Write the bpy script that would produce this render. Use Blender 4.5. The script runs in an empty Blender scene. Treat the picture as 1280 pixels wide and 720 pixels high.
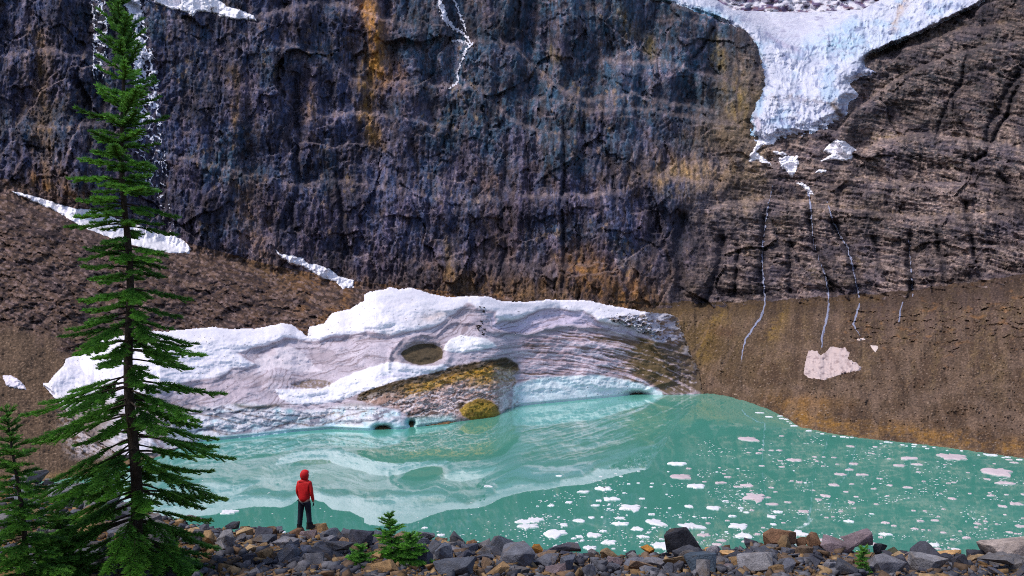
import bpy, bmesh, math, random
import numpy as np
from mathutils import Vector, Matrix

random.seed(7)
rng = np.random.default_rng(7)
SC = bpy.context.scene
COL = SC.collection
F = 1108.5          # focal length in photo pixels (1280 wide)
HY = 390.0          # horizon row
CZ = 20.0           # eye height above the lake surface (z = 0)


def at(px, py, Y):
    px = np.asarray(px, float); py = np.asarray(py, float)
    return (px - 640.0) / F * Y, Y + 0 * px, CZ + (HY - py) / F * Y


def ywater(py):
    return CZ * F / (np.asarray(py, float) - HY)


# ---------------------------------------------------------------- noise
def _h(ix, iy, seed):
    h = (ix.astype(np.int64) * 374761393 + iy.astype(np.int64) * 668265263 + int(seed) * 974634721) & 0xFFFFFFFF
    h = ((h ^ (h >> 13)) * 1274126177) & 0xFFFFFFFF
    h = ((h ^ (h >> 16)) * 2246822519) & 0xFFFFFFFF
    return ((h ^ (h >> 15)) & 0xFFFFFF) / float(0x1000000)


def gn(x, y, seed=0):
    x0 = np.floor(x); y0 = np.floor(y)
    fx = x - x0; fy = y - y0
    ux = fx * fx * fx * (fx * (fx * 6 - 15) + 10); uy = fy * fy * fy * (fy * (fy * 6 - 15) + 10)

    def g(i, j):
        a = _h(x0 + i, y0 + j, seed) * 6.2831853
        return np.cos(a) * (fx - i) + np.sin(a) * (fy - j)
    a = g(0, 0); b = g(1, 0); c = g(0, 1); d = g(1, 1)
    return 1.5 * ((a + (b - a) * ux) * (1 - uy) + (c + (d - c) * ux) * uy)


def fbm(x, y, o=4, seed=0, gain=.5):
    s = 0; a = 1; t = 0
    for i in range(o):
        s = s + a * gn(x, y, seed + i * 17); t += a
        x = x * 2.03 + 7.3; y = y * 2.03 - 3.1; a *= gain
    return s / t


def ridge(x, y, o=4, seed=0, gain=.5):
    s = 0; a = 1; t = 0
    for i in range(o):
        s = s + a * (1 - np.abs(gn(x, y, seed + i * 17)) * 1.6); t += a
        x = x * 2.03 + 7.3; y = y * 2.03 - 3.1; a *= gain
    return s / t


def cells(x, y, seed=0):
    x0 = np.floor(x); y0 = np.floor(y)
    f1 = np.full(np.shape(x), 9.0); f2 = np.full(np.shape(x), 9.0); cid = np.zeros(np.shape(x)); cid2 = np.zeros(np.shape(x))
    gx = np.zeros(np.shape(x)); gy = np.zeros(np.shape(x))
    for i in (-1, 0, 1):
        for j in (-1, 0, 1):
            a = _h(x0 + i, y0 + j, seed); b = _h(x0 + i, y0 + j, seed + 91)
            dx = x0 + i + a - x; dy = y0 + j + b - y
            d = np.sqrt(dx * dx + dy * dy)
            m = d < f1
            f2 = np.where(m, f1, np.minimum(f2, d))
            f1 = np.where(m, d, f1)
            cid = np.where(m, _h(x0 + i, y0 + j, seed + 33), cid)
            gx = np.where(m, dx, gx); gy = np.where(m, dy, gy)
            cid2 = np.where(m, _h(x0 + i, y0 + j, seed + 57), cid2)
    return f1, f2, cid, cid2, gx, gy


def sst(a, b, x):
    t = np.clip((x - a) / (b - a), 0, 1)
    return t * t * (3 - 2 * t)


def pl(x, pts):
    p = np.array(pts, float)
    return np.interp(x, p[:, 0], p[:, 1])


def sdpoly(x, y, poly, far=40.0):
    """signed distance (positive inside), far away values clamped"""
    p = np.array(poly, float)
    shp = np.shape(x); x = np.ravel(x); y = np.ravel(y)
    out = np.full(x.shape, -far)
    m = (x > p[:, 0].min() - far) & (x < p[:, 0].max() + far) & (y > p[:, 1].min() - far) & (y < p[:, 1].max() + far)
    xs = x[m]; ys = y[m]
    d = np.full(xs.shape, 1e9); ins = np.zeros(xs.shape, bool)
    for k in range(len(p)):
        ax, ay = p[k]; bx, by = p[(k + 1) % len(p)]
        ex, ey = bx - ax, by - ay
        L = ex * ex + ey * ey + 1e-9
        t = np.clip(((xs - ax) * ex + (ys - ay) * ey) / L, 0, 1)
        d = np.minimum(d, (xs - ax - t * ex) ** 2 + (ys - ay - t * ey) ** 2)
        c = (ay > ys) != (by > ys)
        with np.errstate(divide='ignore', invalid='ignore'):
            xi = ax + (ys - ay) / (by - ay if by != ay else 1e-9) * ex
        ins ^= c & (xs < xi)
    d = np.sqrt(d)
    out[m] = np.where(ins, d, -np.minimum(d, far))
    return out.reshape(shp)


def dline(x, y, pts, far=40.0):
    """distance to a polyline and parameter 0..1 along it"""
    p = np.array(pts, float)
    shp = np.shape(x); x = np.ravel(x); y = np.ravel(y)
    out = np.full(x.shape, far); par = np.zeros(x.shape)
    m = (x > p[:, 0].min() - far) & (x < p[:, 0].max() + far) & (y > p[:, 1].min() - far) & (y < p[:, 1].max() + far)
    xs = x[m]; ys = y[m]; d = np.full(xs.shape, 1e9); pr = np.zeros(xs.shape)
    n = len(p) - 1
    for k in range(n):
        ax, ay = p[k]; ex, ey = p[k + 1] - p[k]
        t = np.clip(((xs - ax) * ex + (ys - ay) * ey) / (ex * ex + ey * ey + 1e-9), 0, 1)
        q = (xs - ax - t * ex) ** 2 + (ys - ay - t * ey) ** 2
        b = q < d
        pr = np.where(b, (k + t) / n, pr); d = np.where(b, q, d)
    out[m] = np.minimum(np.sqrt(d), far); par[m] = pr
    return out.reshape(shp), par.reshape(shp)


def lin(c):
    c = np.asarray(c, float) / 255.0
    return np.where(c <= .04045, c / 12.92, ((c + .055) / 1.055) ** 2.4)


class Paint:
    """albedo of the surface, layer upon layer (linear)"""
    def __init__(s, shape, c, k=1.0):
        s.k = k
        s.c = np.empty(tuple(shape) + (3,)); s.c[:] = lin(c) * k

    def mix(s, m, c, k=None):
        m = np.clip(m, 0, 1)[..., None]
        s.c = s.c * (1 - m) + lin(c) * (s.k if k is None else k) * m

    def mul(s, f):
        s.c = s.c * np.asarray(f)[..., None]


# ---------------------------------------------------------------- objects
def tag(o, label=None, cat=None, group=None, kind=None):
    if label: o['label'] = label
    if cat: o['category'] = cat
    if group: o['group'] = group
    if kind: o['kind'] = kind
    return o


def empty(name, loc=(0, 0, 0), label=None, cat=None, group=None):
    o = bpy.data.objects.new(name, None); COL.objects.link(o)
    o.location = loc; o.empty_display_size = .3
    bpy.context.view_layer.update()
    return tag(o, label, cat, group)


def link(name, me, mat=None, parent=None):
    o = bpy.data.objects.new(name, me); COL.objects.link(o)
    if mat: me.materials.append(mat)
    if parent:
        o.parent = parent
        o.matrix_parent_inverse = Matrix.Translation(-Vector(parent.location))
    return o


def mesh_np(name, V, faces, col=None, smooth=False):
    """V (n,3); faces (m,k) all of one size k, or a list of those"""
    me = bpy.data.meshes.new(name)
    fl = faces if isinstance(faces, list) else [faces]
    fl = [np.asarray(f, np.int32) for f in fl if len(f)]
    V = np.asarray(V, np.float32)
    me.vertices.add(len(V)); me.vertices.foreach_set('co', V.ravel())
    nl = sum(f.size for f in fl); nf = sum(len(f) for f in fl)
    me.loops.add(nl); me.polygons.add(nf)
    me.loops.foreach_set('vertex_index', np.concatenate([f.ravel() for f in fl]))
    tot = np.concatenate([np.full(len(f), f.shape[1], np.int32) for f in fl])
    st = np.concatenate([[0], np.cumsum(tot)[:-1]]).astype(np.int32)
    me.polygons.foreach_set('loop_start', st)
    try: me.polygons.foreach_set('loop_total', tot)
    except Exception: pass
    if smooth:
        me.polygons.foreach_set('use_smooth', np.ones(nf, bool))
    me.update(calc_edges=True); me.validate()
    if col is not None:
        a = me.attributes.new('Col', 'FLOAT_COLOR', 'POINT')
        c = np.ones((len(V), 4), np.float32); c[:, :3] = col
        a.data.foreach_set('color', c.ravel())
    return me


def grid_mesh(name, PX, PY, Y, keep=None, col=None, smooth=True):
    """surface over a (rows, cols) lattice; keep = bool per vertex or per cell"""
    X, YY, Z = at(PX, PY, Y)
    ny, nx = PX.shape
    idx = np.arange(ny * nx).reshape(ny, nx)
    if keep is None: cell = np.ones((ny - 1, nx - 1), bool)
    elif keep.shape == PX.shape: cell = keep[:-1, :-1] & keep[1:, :-1] & keep[:-1, 1:] & keep[1:, 1:]
    else: cell = keep
    q = np.stack([idx[1:, :-1][cell], idx[1:, 1:][cell], idx[:-1, 1:][cell], idx[:-1, :-1][cell]], 1)
    used = np.unique(q); remap = np.full(ny * nx, -1); remap[used] = np.arange(len(used))
    V = np.stack([X.ravel(), YY.ravel(), Z.ravel()], 1)[used]
    c = None if col is None else col.reshape(-1, 3)[used]
    return mesh_np(name, V, remap[q], c, smooth)


def largest(cell):
    """the biggest connected patch of a cell mask"""
    lab = np.zeros(cell.shape, int); best = (0, 0); n = 0
    for j, i in zip(*np.where(cell)):
        if lab[j, i]: continue
        n += 1; st = [(j, i)]; lab[j, i] = n; c = 0
        while st:
            a, b = st.pop(); c += 1
            for d, e in ((a + 1, b), (a - 1, b), (a, b + 1), (a, b - 1)):
                if 0 <= d < cell.shape[0] and 0 <= e < cell.shape[1] and cell[d, e] and not lab[d, e]:
                    lab[d, e] = n; st.append((d, e))
        best = max(best, (c, n))
    return lab == best[1]


def lattice(x0, x1, y0, y1, s):
    return np.meshgrid(np.arange(x0, x1 + s, s), np.arange(y0, y1 + s, s))


class Surf:
    """a depth lattice that can be sampled between its points"""
    def __init__(s, PX, PY, Y):
        s.x0 = PX[0, 0]; s.y0 = PY[0, 0]; s.sx = PX[0, 1] - PX[0, 0]; s.sy = PY[1, 0] - PY[0, 0]; s.Y = Y

    def __call__(s, px, py):
        u = np.clip((np.asarray(px, float) - s.x0) / s.sx, 0, s.Y.shape[1] - 1.001)
        v = np.clip((np.asarray(py, float) - s.y0) / s.sy, 0, s.Y.shape[0] - 1.001)
        i = u.astype(int); j = v.astype(int); a = u - i; b = v - j
        Y = s.Y
        return (Y[j, i] * (1 - a) + Y[j, i + 1] * a) * (1 - b) + (Y[j + 1, i] * (1 - a) + Y[j + 1, i + 1] * a) * b


# ---------------------------------------------------------------- materials
def new_mat(name):
    m = bpy.data.materials.new(name); m.use_nodes = True
    nt = m.node_tree; b = nt.nodes['Principled BSDF']
    return m, nt, b


def N(nt, t, **kw):
    n = nt.nodes.new(t)
    for k, v in kw.items():
        if k in n.inputs: n.inputs[k].default_value = v
        else: setattr(n, k, v)
    return n


def mat_col(name, rough=.9, vary=.35, scale=.6, stretch=(1, 1, 1), bump=.5, bscale=.5, bdist=.5, spec=.2, sub=0):
    """colour from the mesh, broken up by noise in world space, with a noise bump"""
    m, nt, b = new_mat(name); L = nt.links.new
    at_ = N(nt, 'ShaderNodeAttribute', attribute_name='Col')
    geo = N(nt, 'ShaderNodeNewGeometry')
    mp = N(nt, 'ShaderNodeVectorMath', operation='MULTIPLY'); mp.inputs[1].default_value = stretch
    L(geo.outputs['Position'], mp.inputs[0])
    n1 = N(nt, 'ShaderNodeTexNoise', Scale=scale, Detail=6, Roughness=.65)
    L(mp.outputs[0], n1.inputs['Vector'])
    mr = N(nt, 'ShaderNodeMapRange'); mr.inputs['From Min'].default_value = .3; mr.inputs['From Max'].default_value = .7
    mr.inputs['To Min'].default_value = 1 - vary; mr.inputs['To Max'].default_value = 1 + vary
    L(n1.outputs['Fac'], mr.inputs['Value'])
    mu = N(nt, 'ShaderNodeVectorMath', operation='SCALE')
    L(at_.outputs['Color'], mu.inputs[0]); L(mr.outputs[0], mu.inputs['Scale'])
    L(mu.outputs[0], b.inputs['Base Color'])
    b.inputs['Roughness'].default_value = rough
    b.inputs['Specular IOR Level'].default_value = spec
    if bump:
        n2 = N(nt, 'ShaderNodeTexNoise', Scale=bscale, Detail=8, Roughness=.7)
        L(mp.outputs[0], n2.inputs['Vector'])
        bp = N(nt, 'ShaderNodeBump', Strength=bump, Distance=bdist)
        L(n2.outputs['Fac'], bp.inputs['Height']); L(bp.outputs[0], b.inputs['Normal'])
    return m


def mat_plain(name, rgb, rough=.8, spec=.3, vary=.25, scale=8, bump=.3, bdist=.01, coord='Object', objcol=False):
    m, nt, b = new_mat(name); L = nt.links.new
    tc = N(nt, 'ShaderNodeTexCoord')
    n1 = N(nt, 'ShaderNodeTexNoise', Scale=scale, Detail=6, Roughness=.6)
    L(tc.outputs[coord], n1.inputs['Vector'])
    mr = N(nt, 'ShaderNodeMapRange'); mr.inputs['From Min'].default_value = .3; mr.inputs['From Max'].default_value = .7
    mr.inputs['To Min'].default_value = 1 - vary; mr.inputs['To Max'].default_value = 1 + vary
    L(n1.outputs['Fac'], mr.inputs['Value'])
    mu = N(nt, 'ShaderNodeVectorMath', operation='SCALE')
    if objcol:
        oi = N(nt, 'ShaderNodeObjectInfo'); L(oi.outputs['Color'], mu.inputs[0])
    else:
        mu.inputs[0].default_value = rgb
    L(mr.outputs[0], mu.inputs['Scale']); L(mu.outputs[0], b.inputs['Base Color'])
    b.inputs['Roughness'].default_value = rough; b.inputs['Specular IOR Level'].default_value = spec
    if bump:
        bp = N(nt, 'ShaderNodeBump', Strength=bump, Distance=bdist)
        L(n1.outputs['Fac'], bp.inputs['Height']); L(bp.outputs[0], b.inputs['Normal'])
    return m
# ================================================================ the rock wall
PX, PY = lattice(-170, 1450, -150, 470, 1.3)
BASE = [(-200, 235), (0, 242), (120, 270), (240, 318), (350, 345), (450, 365), (560, 376), (700, 382), (850, 386), (960, 384), (1060, 378), (1140, 372), (1210, 362), (1300, 350), (1500, 330)]
YB = [(-200, 262), (0, 275), (200, 300), (450, 328), (700, 338), (900, 345), (1100, 330), (1280, 300), (1480, 270)]
GLAC = [(690, -150), (760, -40), (812, -2), (845, 6), (868, 14), (900, 24), (928, 38), (944, 58), (950, 78), (958, 96), (953, 118), (944, 136), (940, 152), (938, 165), (944, 174), (958, 178), (975, 174), (992, 168), (1010, 165), (1030, 160), (1046, 152), (1058, 143), (1062, 128), (1072, 117), (1062, 104), (1072, 97), (1094, 90), (1082, 84), (1078, 76), (1090, 66), (1120, 54), (1150, 42), (1186, 24), (1200, 17), (1226, 3), (1300, -40), (1420, -150)]

pyb = pl(PX, BASE)
lean = pl(PX, [(-200, .28), (200, .22), (700, .25), (850, .33), (1000, .42), (1280, .40), (1500, .38)])
def wall_base(px, py):
    ln = pl(px, [(-200, .28), (200, .22), (700, .25), (850, .33), (1000, .42), (1280, .40), (1500, .38)])
    return pl(px, YB) + ln * (pl(px, BASE) - py) + 9 * fbm((px - 640) / F * 360 / 55, (HY - py) / F * 380 / 70, 3, 11)
D = wall_base(PX, PY)
s = (PX - 640) / F * 360.0; t = (HY - PY) / F * 380.0        # metres across / up the wall
wx = PX + 9 * fbm(PX / 60, PY / 60, 3, 5); wy = PY + 9 * fbm(PX / 55, PY / 55, 3, 6)
RW = sst(835, 975, PX + .35 * (PY - 230) + 40 * fbm(PX / 90, PY / 70, 3, 3))       # right, bedded wall
LW = 1 - RW
LOW = sst(285, 375, PY + 35 * fbm(PX / 70, PY / 50, 3, 8))

# big shapes
D += -10 * np.exp(-((PX - 745) / 70) ** 2) * sst(60, 230, PY)                      # buttress
# left-hand columns and slabs
colw = s / 7 + 1.2 * fbm(s / 25, t / 25, 3, 21)
D -= LW * 3.0 * ridge(colw, t / 42 + 3, 4, 23)
D -= LW * 1.6 * ridge(s / 3.2 + .8 * fbm(s / 9, t / 12, 2, 4), t / 14, 3, 29)
f1, f2, cid, ci2, gx, gy = cells(s / 5.2 + .5 * fbm(s / 6, t / 6, 2, 31), t / 8.5 + .5 * fbm(s / 6, t / 6, 2, 32), 41)
D += LW * ((cid - .5) * 2.6 + (gx * (ci2 - .5) * 3.0) + gy * (cid - .35) * 3.2)
f1b, f2b, cidb, cb2, gxb, gyb = cells(s / 1.9 + .4 * fbm(s / 3, t / 3, 2, 33), t / 2.6 + .4 * fbm(s / 3, t / 3, 2, 34), 47)
D += ((cidb - .5) * .9 + gxb * (cb2 - .5) * 1.0 + gyb * .7) * (.55 + .45 * fbm(s / 20, t / 20, 2, 37))
for sc_, tl_, am_, sd_ in ((30, 38, 11.0, 43), (13, 20, 4.5, 44)):
    q1, q2, qa, qb, qx, qy = cells(s / sc_ + .45 * fbm(s / sc_, t / sc_, 3, sd_ + 200), t / tl_ + .45 * fbm(s / sc_, t / sc_, 3, sd_ + 210), sd_)
    D += LW * (.25 + .75 * LW) * am_ * ((qa - .5) * .5 + qx * (qb - .5) * 1.1 + qy * (qa - .3) * .7)
# ledges running across the left and middle of the wall (photo rows)
LEDGES = [
    ([(560, 58), (590, 52), (640, 55), (668, 84), (700, 112), (735, 126), (790, 118), (840, 128), (900, 140)], 9),
    ([(650, 118), (690, 124), (740, 138), (800, 136), (860, 146), (930, 158)], 7),
    ([(752, 74), (775, 78), (830, 78), (870, 88), (905, 98), (935, 122)], 7),
    ([(480, 100), (560, 106), (600, 110), (640, 150), (680, 165), (720, 168)], 6),
    ([(320, 20), (400, 2), (440, 10), (480, 22), (530, 38)], 7),
    ([(340, 48), (400, 68), (430, 90), (470, 112)], 4),
    ([(380, 150), (450, 140), (520, 150), (570, 160)], 4),
    ([(820, 26), (860, 22), (890, 32)], 4),
    ([(640, 245), (700, 245), (780, 240), (790, 215), (830, 222), (900, 230)], 7),
    ([(350, 230), (430, 226), (500, 236), (560, 250), (640, 250)], 4),
    ([(200, 190), (260, 205), (330, 222)], 4),
    ([(0, 70), (60, 62), (130, 75)], 4), ([(0, 150), (80, 160), (140, 150)], 3),
    ([(530, 330), (600, 325), (680, 335), (740, 330)], 3),
]
ledge = np.zeros(PX.shape)
for pts, amt in LEDGES:
    p = np.array(pts, float)
    lx = PX; yl = np.interp(lx, p[:, 0], p[:, 1]) + 5 * fbm(PX / 22, PY * 0 + amt * 3.3, 3, 77) + 2.5 * gn(PX / 5, PY * 0 + amt, 78)
    fade = sst(p[0, 0] - 14, p[0, 0] + 22, lx) * (1 - sst(p[-1, 0] - 22, p[-1, 0] + 14, lx))
    D += amt * 1.15 * fade * sst(3.5, -3.5, PY - yl) * (.45 + .9 * sst(-.35, .35, fbm(PX / 40, PY / 200 + amt, 2, 79)))
    D -= amt * .25 * fade * np.exp(-((PY - yl - 14) / 12) ** 2)
    ledge = np.maximum(ledge, fade * np.exp(-((PY - yl + 1) / 2.4) ** 2))
# cracks and drainage lines
CRACKS = [([(896, 30), (880, 52), (862, 74)], 2.2, 5), ([(703, 150), (704, 250), (702, 360)], 3, 3.5), ([(632, 180), (630, 300), (634, 372)], 4, 3.5),
          ([(763, 180), (768, 235), (776, 252)], 3, 4), ([(648, 40), (650, 0)], 2, 4), ([(370, 90), (372, 200), (368, 300)], 3.5, 4),
          ([(420, 230), (430, 290), (438, 330)], 4, 3.5), ([(1286, 78), (1262, 110), (1240, 148), (1232, 178)], 4, 4), ([(1192, 100), (1198, 150), (1210, 176), (1216, 200), (1230, 196), (1262, 130), (1282, 88)], 2.5, 4),
          ([(1210, 60), (1200, 100), (1170, 170)], 2, 2), ([(1252, 215), (1266, 250), (1280, 285)], 4, 4), ([(1008, 262), (1018, 300), (1034, 350), (1040, 372)], 4, 4),
          ([(1040, 270), (1054, 300), (1066, 330), (1076, 372)], 4.5, 4), ([(958, 258), (954, 320), (957, 378)], 5, 4), ([(1136, 285), (1140, 330), (1140, 372)], 4, 4),
          ([(905, 290), (895, 340), (880, 380)], 6, 4), ([(850, 262), (846, 320), (850, 372)], 7, 4), ([(925, 300), (920, 372)], 3, 3),
          ([(985, 300), (990, 370)], 4, 3), ([(1210, 250), (1216, 330)], 3, 4), ([(1090, 290), (1100, 340)], 3, 2), ([(1172, 280), (1180, 350)], 3, 2.5), ([(822, 260), (815, 300)], 8, 3)]
for pts, w, d in CRACKS:
    dd, pr = dline(wx, wy, pts)
    D += (1.5 if pts[0][0] > 830 else 1.0) * d * np.exp(-(dd / w) ** 2) * sst(0, .12, pr) * (1 - .6 * sst(.9, 1, pr))
# the broad gully on the left
dd, pr = dline(PX + 5 * fbm(PX / 30, PY / 30, 2, 51), PY, [(150, -150), (168, 0), (180, 90), (190, 180), (208, 300)], 90)
D += 11 * np.exp(-(dd / 30) ** 2)
dd2, _ = dline(PX, PY, [(60, -150), (70, 60), (90, 230)], 90)
D -= 7 * np.exp(-(dd2 / 30) ** 2)
# dark alcove right of the middle
D += 8 * np.exp(-((PX - 772) / 26) ** 2 - ((PY - 64) / 16) ** 2)
D += 6 * np.exp(-((PX - 835) / 34) ** 2 - ((PY - 290) / 26) ** 2)

# bedded right wall: beds step back as they rise
dip = t + .16 * s + 2.0 * fbm(s / 40, t / 30, 3, 61) + .00045 * (s - 130) ** 2
def beds(v, h, sharp=.25):
    u = v / h; k = np.floor(u); f = u - k
    r = _h(k, k * 0 + 3, 5)
    return h * (k + sst(1 - sharp, 1, f)) / 1.0, f, r
for h, a in ((7.5, .22), (2.9, .24), (1.25, .25)):
    v = dip + 1.1 * fbm(s / (h * 3), t / (h * 1.5), 3, 63 + int(h)) * h * .5
    bb, f, r = beds(v, h)
    D += RW * a * (bb - v)
D -= RW * 2.3 * ridge(s / 9 + 1.0 * fbm(s / 20, t / 20, 2, 71), t / 60, 3, 73)
fr1, fr2, frc, frc2, fgx, fgy = cells(s / 6.5 + .5 * fbm(s / 6, t / 6, 2, 81), dip / 2.7, 83)
D += RW * ((frc - .5) * 2.6 + fgx * (frc2 - .5) * 2.4 + fgy * .9)
D += RW * -5 * np.exp(-((PX - 1200) / 90) ** 2 - ((PY - 110) / 50) ** 2)
# dark band (undercut) along the foot of the right wall
D += RW * 3.5 * np.exp(-((PY - pyb + 14) / 9) ** 2)
k1, k2, ka, kb, kgx, kgy = cells(s / 1.05 + .4 * fbm(s / 2, t / 2, 2, 93), t / 1.9 + .4 * fbm(s / 2, t / 2, 2, 94), 95)
vf = ridge(s / 1.5 + .9 * fbm(s / 6, t / 9, 3, 191), t / 16, 3, 193); vf2 = ridge(s / 4.2 + .9 * fbm(s / 10, t / 14, 3, 195), t / 34, 3, 197)
D -= LW * (.9 * vf + 1.6 * vf2) * (.4 + .9 * sst(-.3, .3, fbm(s / 30, t / 30, 2, 199)))
D -= RW * (.8 * ridge(s / 2.4 + .8 * fbm(s / 5, t / 7, 3, 181), t / 9, 3, 183))
D += LW * ((ka - .5) * .8 + kgx * (kb - .5) * .9 + kgy * .5)
e1, e2, ea, eb_, egx, egy = cells(s / 2.6 + .4 * fbm(s / 3, t / 3, 2, 97), dip / 1.05 + .3 * fbm(s / 3, t / 3, 2, 98), 99)
D += RW * ((ea - .5) * 1.3 + egx * (eb_ - .5) * .9 + egy * .5)
for sc_, tl_, am_, sd_ in ((26, 22, 11.0, 143), (10, 8, 4.5, 144)):
    q1, q2, qa, qb, qx, qy = cells(s / sc_ + .45 * fbm(s / sc_, t / sc_, 3, sd_ + 200), dip / tl_ + .45 * fbm(s / sc_, t / sc_, 3, sd_ + 210), sd_)
    D += RW * am_ * ((qa - .5) * .6 + qx * (qb - .5) * .9 + qy * (qa - .3) * .7)
UPR = RW * sst(172, 120, PY + .10 * (PX - 1100)) * sst(1040, 1090, PX)
D -= UPR * 2.6 * ridge(s / 5 + .8 * fbm(s / 9, t / 12, 2, 145), t / 18, 3, 146)
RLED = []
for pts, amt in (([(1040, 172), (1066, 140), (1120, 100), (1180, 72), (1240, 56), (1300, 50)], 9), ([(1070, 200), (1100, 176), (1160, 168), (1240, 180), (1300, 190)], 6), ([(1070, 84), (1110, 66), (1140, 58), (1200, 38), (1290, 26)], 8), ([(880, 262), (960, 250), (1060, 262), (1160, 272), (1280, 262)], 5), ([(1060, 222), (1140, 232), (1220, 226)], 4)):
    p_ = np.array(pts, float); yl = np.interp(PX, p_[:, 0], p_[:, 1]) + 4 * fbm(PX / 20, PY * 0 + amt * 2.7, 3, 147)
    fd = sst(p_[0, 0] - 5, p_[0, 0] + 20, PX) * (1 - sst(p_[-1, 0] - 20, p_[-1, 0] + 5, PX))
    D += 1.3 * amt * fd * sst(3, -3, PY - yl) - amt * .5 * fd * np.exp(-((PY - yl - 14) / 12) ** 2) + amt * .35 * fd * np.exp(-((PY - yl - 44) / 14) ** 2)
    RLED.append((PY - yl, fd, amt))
D += .45 * fbm(s / 1.3, t / 1.6, 3, 91)

# the notch of the hanging glacier
gsd = sdpoly(PX + 4 * fbm(PX / 14, PY / 14, 4, 101, .6), PY + 4 * fbm(PX / 14, PY / 14, 4, 102, .6), GLAC, 40)
BASIN = [(740, -150), (840, -40), (884, 8), (905, 14), (1000, 18), (1080, 13), (1118, 4), (1180, -40), (1300, -150), (1300, -150), (1110, 8), (1075, 22), (1040, 42), (1004, 62), (968, 56), (940, 36), (915, 22)]
cliff0 = Surf(PX, PY, D.copy())
TIPW = lambda x, y: 7 * fbm(x / 7, y / 7, 3, 105) * sst(132, 158, y)
gsd = gsd + TIPW(PX, PY)
def glac_depth(px, py):
    g = wall_base(px, py) + 1.0 + .30 * np.clip(120 - py, 0, 400)
    bas = sst(0, 26, sdpoly(px, py, [(700, -150), (870, -2), (912, 24), (938, 40), (966, 60), (1003, 66), (1042, 46), (1076, 26), (1120, 2), (1350, -150)], 40))
    g = g + bas * (14 + 1.1 * np.clip(66 - py, 0, 70))
    g = g + 5 * fbm(px / 40, py / 30, 3, 111)
    return g
G = glac_depth(PX, PY)
inn = sst(-3.0, 5.0, gsd)
D = np.where(gsd > -3, np.maximum(D, D * (1 - inn) + (G + 2 + 4 * sst(110, 60, PY)) * inn), D)
cliff = Surf(PX, PY, D)

# ---- rock colours
dDy = np.gradient(D, axis=0)
P = Paint(PX.shape, (48, 64, 98), 1.5)
n1 = fbm(PX / 110, PY / 90, 4, 201); n2 = fbm(PX / 45, PY / 80, 4, 203); n3 = fbm(PX / 9, PY / 22, 4, 205); n4 = fbm(PX / 3.2, PY / 5, 3, 207); n5 = fbm(PX / 2.0, PY / 2.4, 2, 209)
P.mix(sst(-.25, .3, n1 + .6 * sst(420, 600, PX) * sst(280, 120, PY) - .18), (40, 76, 102))
P.mix(sst(-.1, .45, n2 - .12 + .3 * sst(150, 330, PY)) * .85, (64, 60, 88))
P.mix(sst(.05, .5, n3) * .45, (92, 88, 116))
P.mix(LOW * .85 * LW, (78, 64, 62))
P.mix(LOW * LW * sst(.05, .4, fbm(PX / 26, PY / 34, 4, 211) + .12 * sst(690, 740, PX)) * .7, (124, 90, 56))
# weathered faces: each fracture face has its own tone
P.mix(LW * sst(.8, .95, ka + .12 * n3) * .6, (134, 124, 140)); P.mix(LW * sst(.30, .1, kb) * .55, (26, 30, 46))
P.mix(LW * sst(.78, .95, cidb) * sst(-.1, .3, n2) * .5, (120, 108, 124)); P.mix(LW * sst(.2, .08, cb2) * .6, (30, 30, 46))
P.mix(LW * sst(.86, .95, kb) * sst(0, .3, n1 + .5 * n3) * .55, (136, 110, 74))
P.mix(LW * sst(.52, .3, vf) * .6, (24, 27, 40)); P.mix(LW * sst(.45, .25, vf2) * .5, (30, 30, 42))
# right wall
P.mix(RW * .94, (96, 86, 84))
P.mix(RW * sst(.0, .3, fbm(PX / 34, dip / 5, 4, 221)) * .8, (66, 64, 78))
P.mix(RW * sst(.10, .42, fbm(PX / 24, dip / 3, 4, 223)) * .65, (148, 126, 116))
P.mix(RW * sst(.05, .4, fbm(PX / 40, PY / 26, 4, 225) + .35 * sst(130, 60, PY) * sst(1180, 1060, PX)) * .6, (116, 98, 62))
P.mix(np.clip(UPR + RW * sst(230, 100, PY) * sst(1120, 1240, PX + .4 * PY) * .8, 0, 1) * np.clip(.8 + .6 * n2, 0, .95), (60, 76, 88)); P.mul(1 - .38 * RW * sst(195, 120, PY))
P.mix(RW * sst(.66, .8, frc) * .7, (44, 42, 58)); P.mix(RW * sst(.2, .1, frc) * .5, (150, 130, 122))
P.mix(RW * sst(.7, .92, ea) * .55, (160, 140, 132)); P.mix(RW * sst(.3, .1, eb_) * .65, (40, 38, 52))
P.mix(RW * sst(.55, .8, ridge(PX / 12 + .7 * fbm(PX / 20, PY / 40, 2, 227), PY / 70, 3, 229)) * sst(250, 275, PY) * .6, (46, 42, 54))
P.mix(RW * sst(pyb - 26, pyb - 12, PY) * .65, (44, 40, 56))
for dy_, fd, amt in RLED:  # bed tones that also paint in lit ledge tops and shade below
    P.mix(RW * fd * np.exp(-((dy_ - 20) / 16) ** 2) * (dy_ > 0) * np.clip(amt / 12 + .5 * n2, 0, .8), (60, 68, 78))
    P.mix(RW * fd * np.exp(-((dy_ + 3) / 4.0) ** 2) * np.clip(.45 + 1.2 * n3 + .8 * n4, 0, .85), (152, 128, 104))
P.mix(RW * sst(.5, .28, ridge(s / 2.4 + .8 * fbm(s / 5, t / 7, 3, 181), t / 9, 3, 183)) * .6, (40, 38, 48))
hb_ = fbm(PX / 26, dip / .8, 4, 241); P.mix(RW * sst(.05, .28, hb_) * .7, (172, 148, 140)); P.mix(RW * sst(.05, .28, -hb_) * .75, (40, 38, 52))
hb2 = fbm(PX / 9 + 3, dip / .5, 3, 243); P.mix(RW * sst(.15, .4, hb2) * .5, (176, 156, 150)); P.mix(RW * sst(.12, .35, -hb2) * .6, (36, 34, 46))
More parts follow.
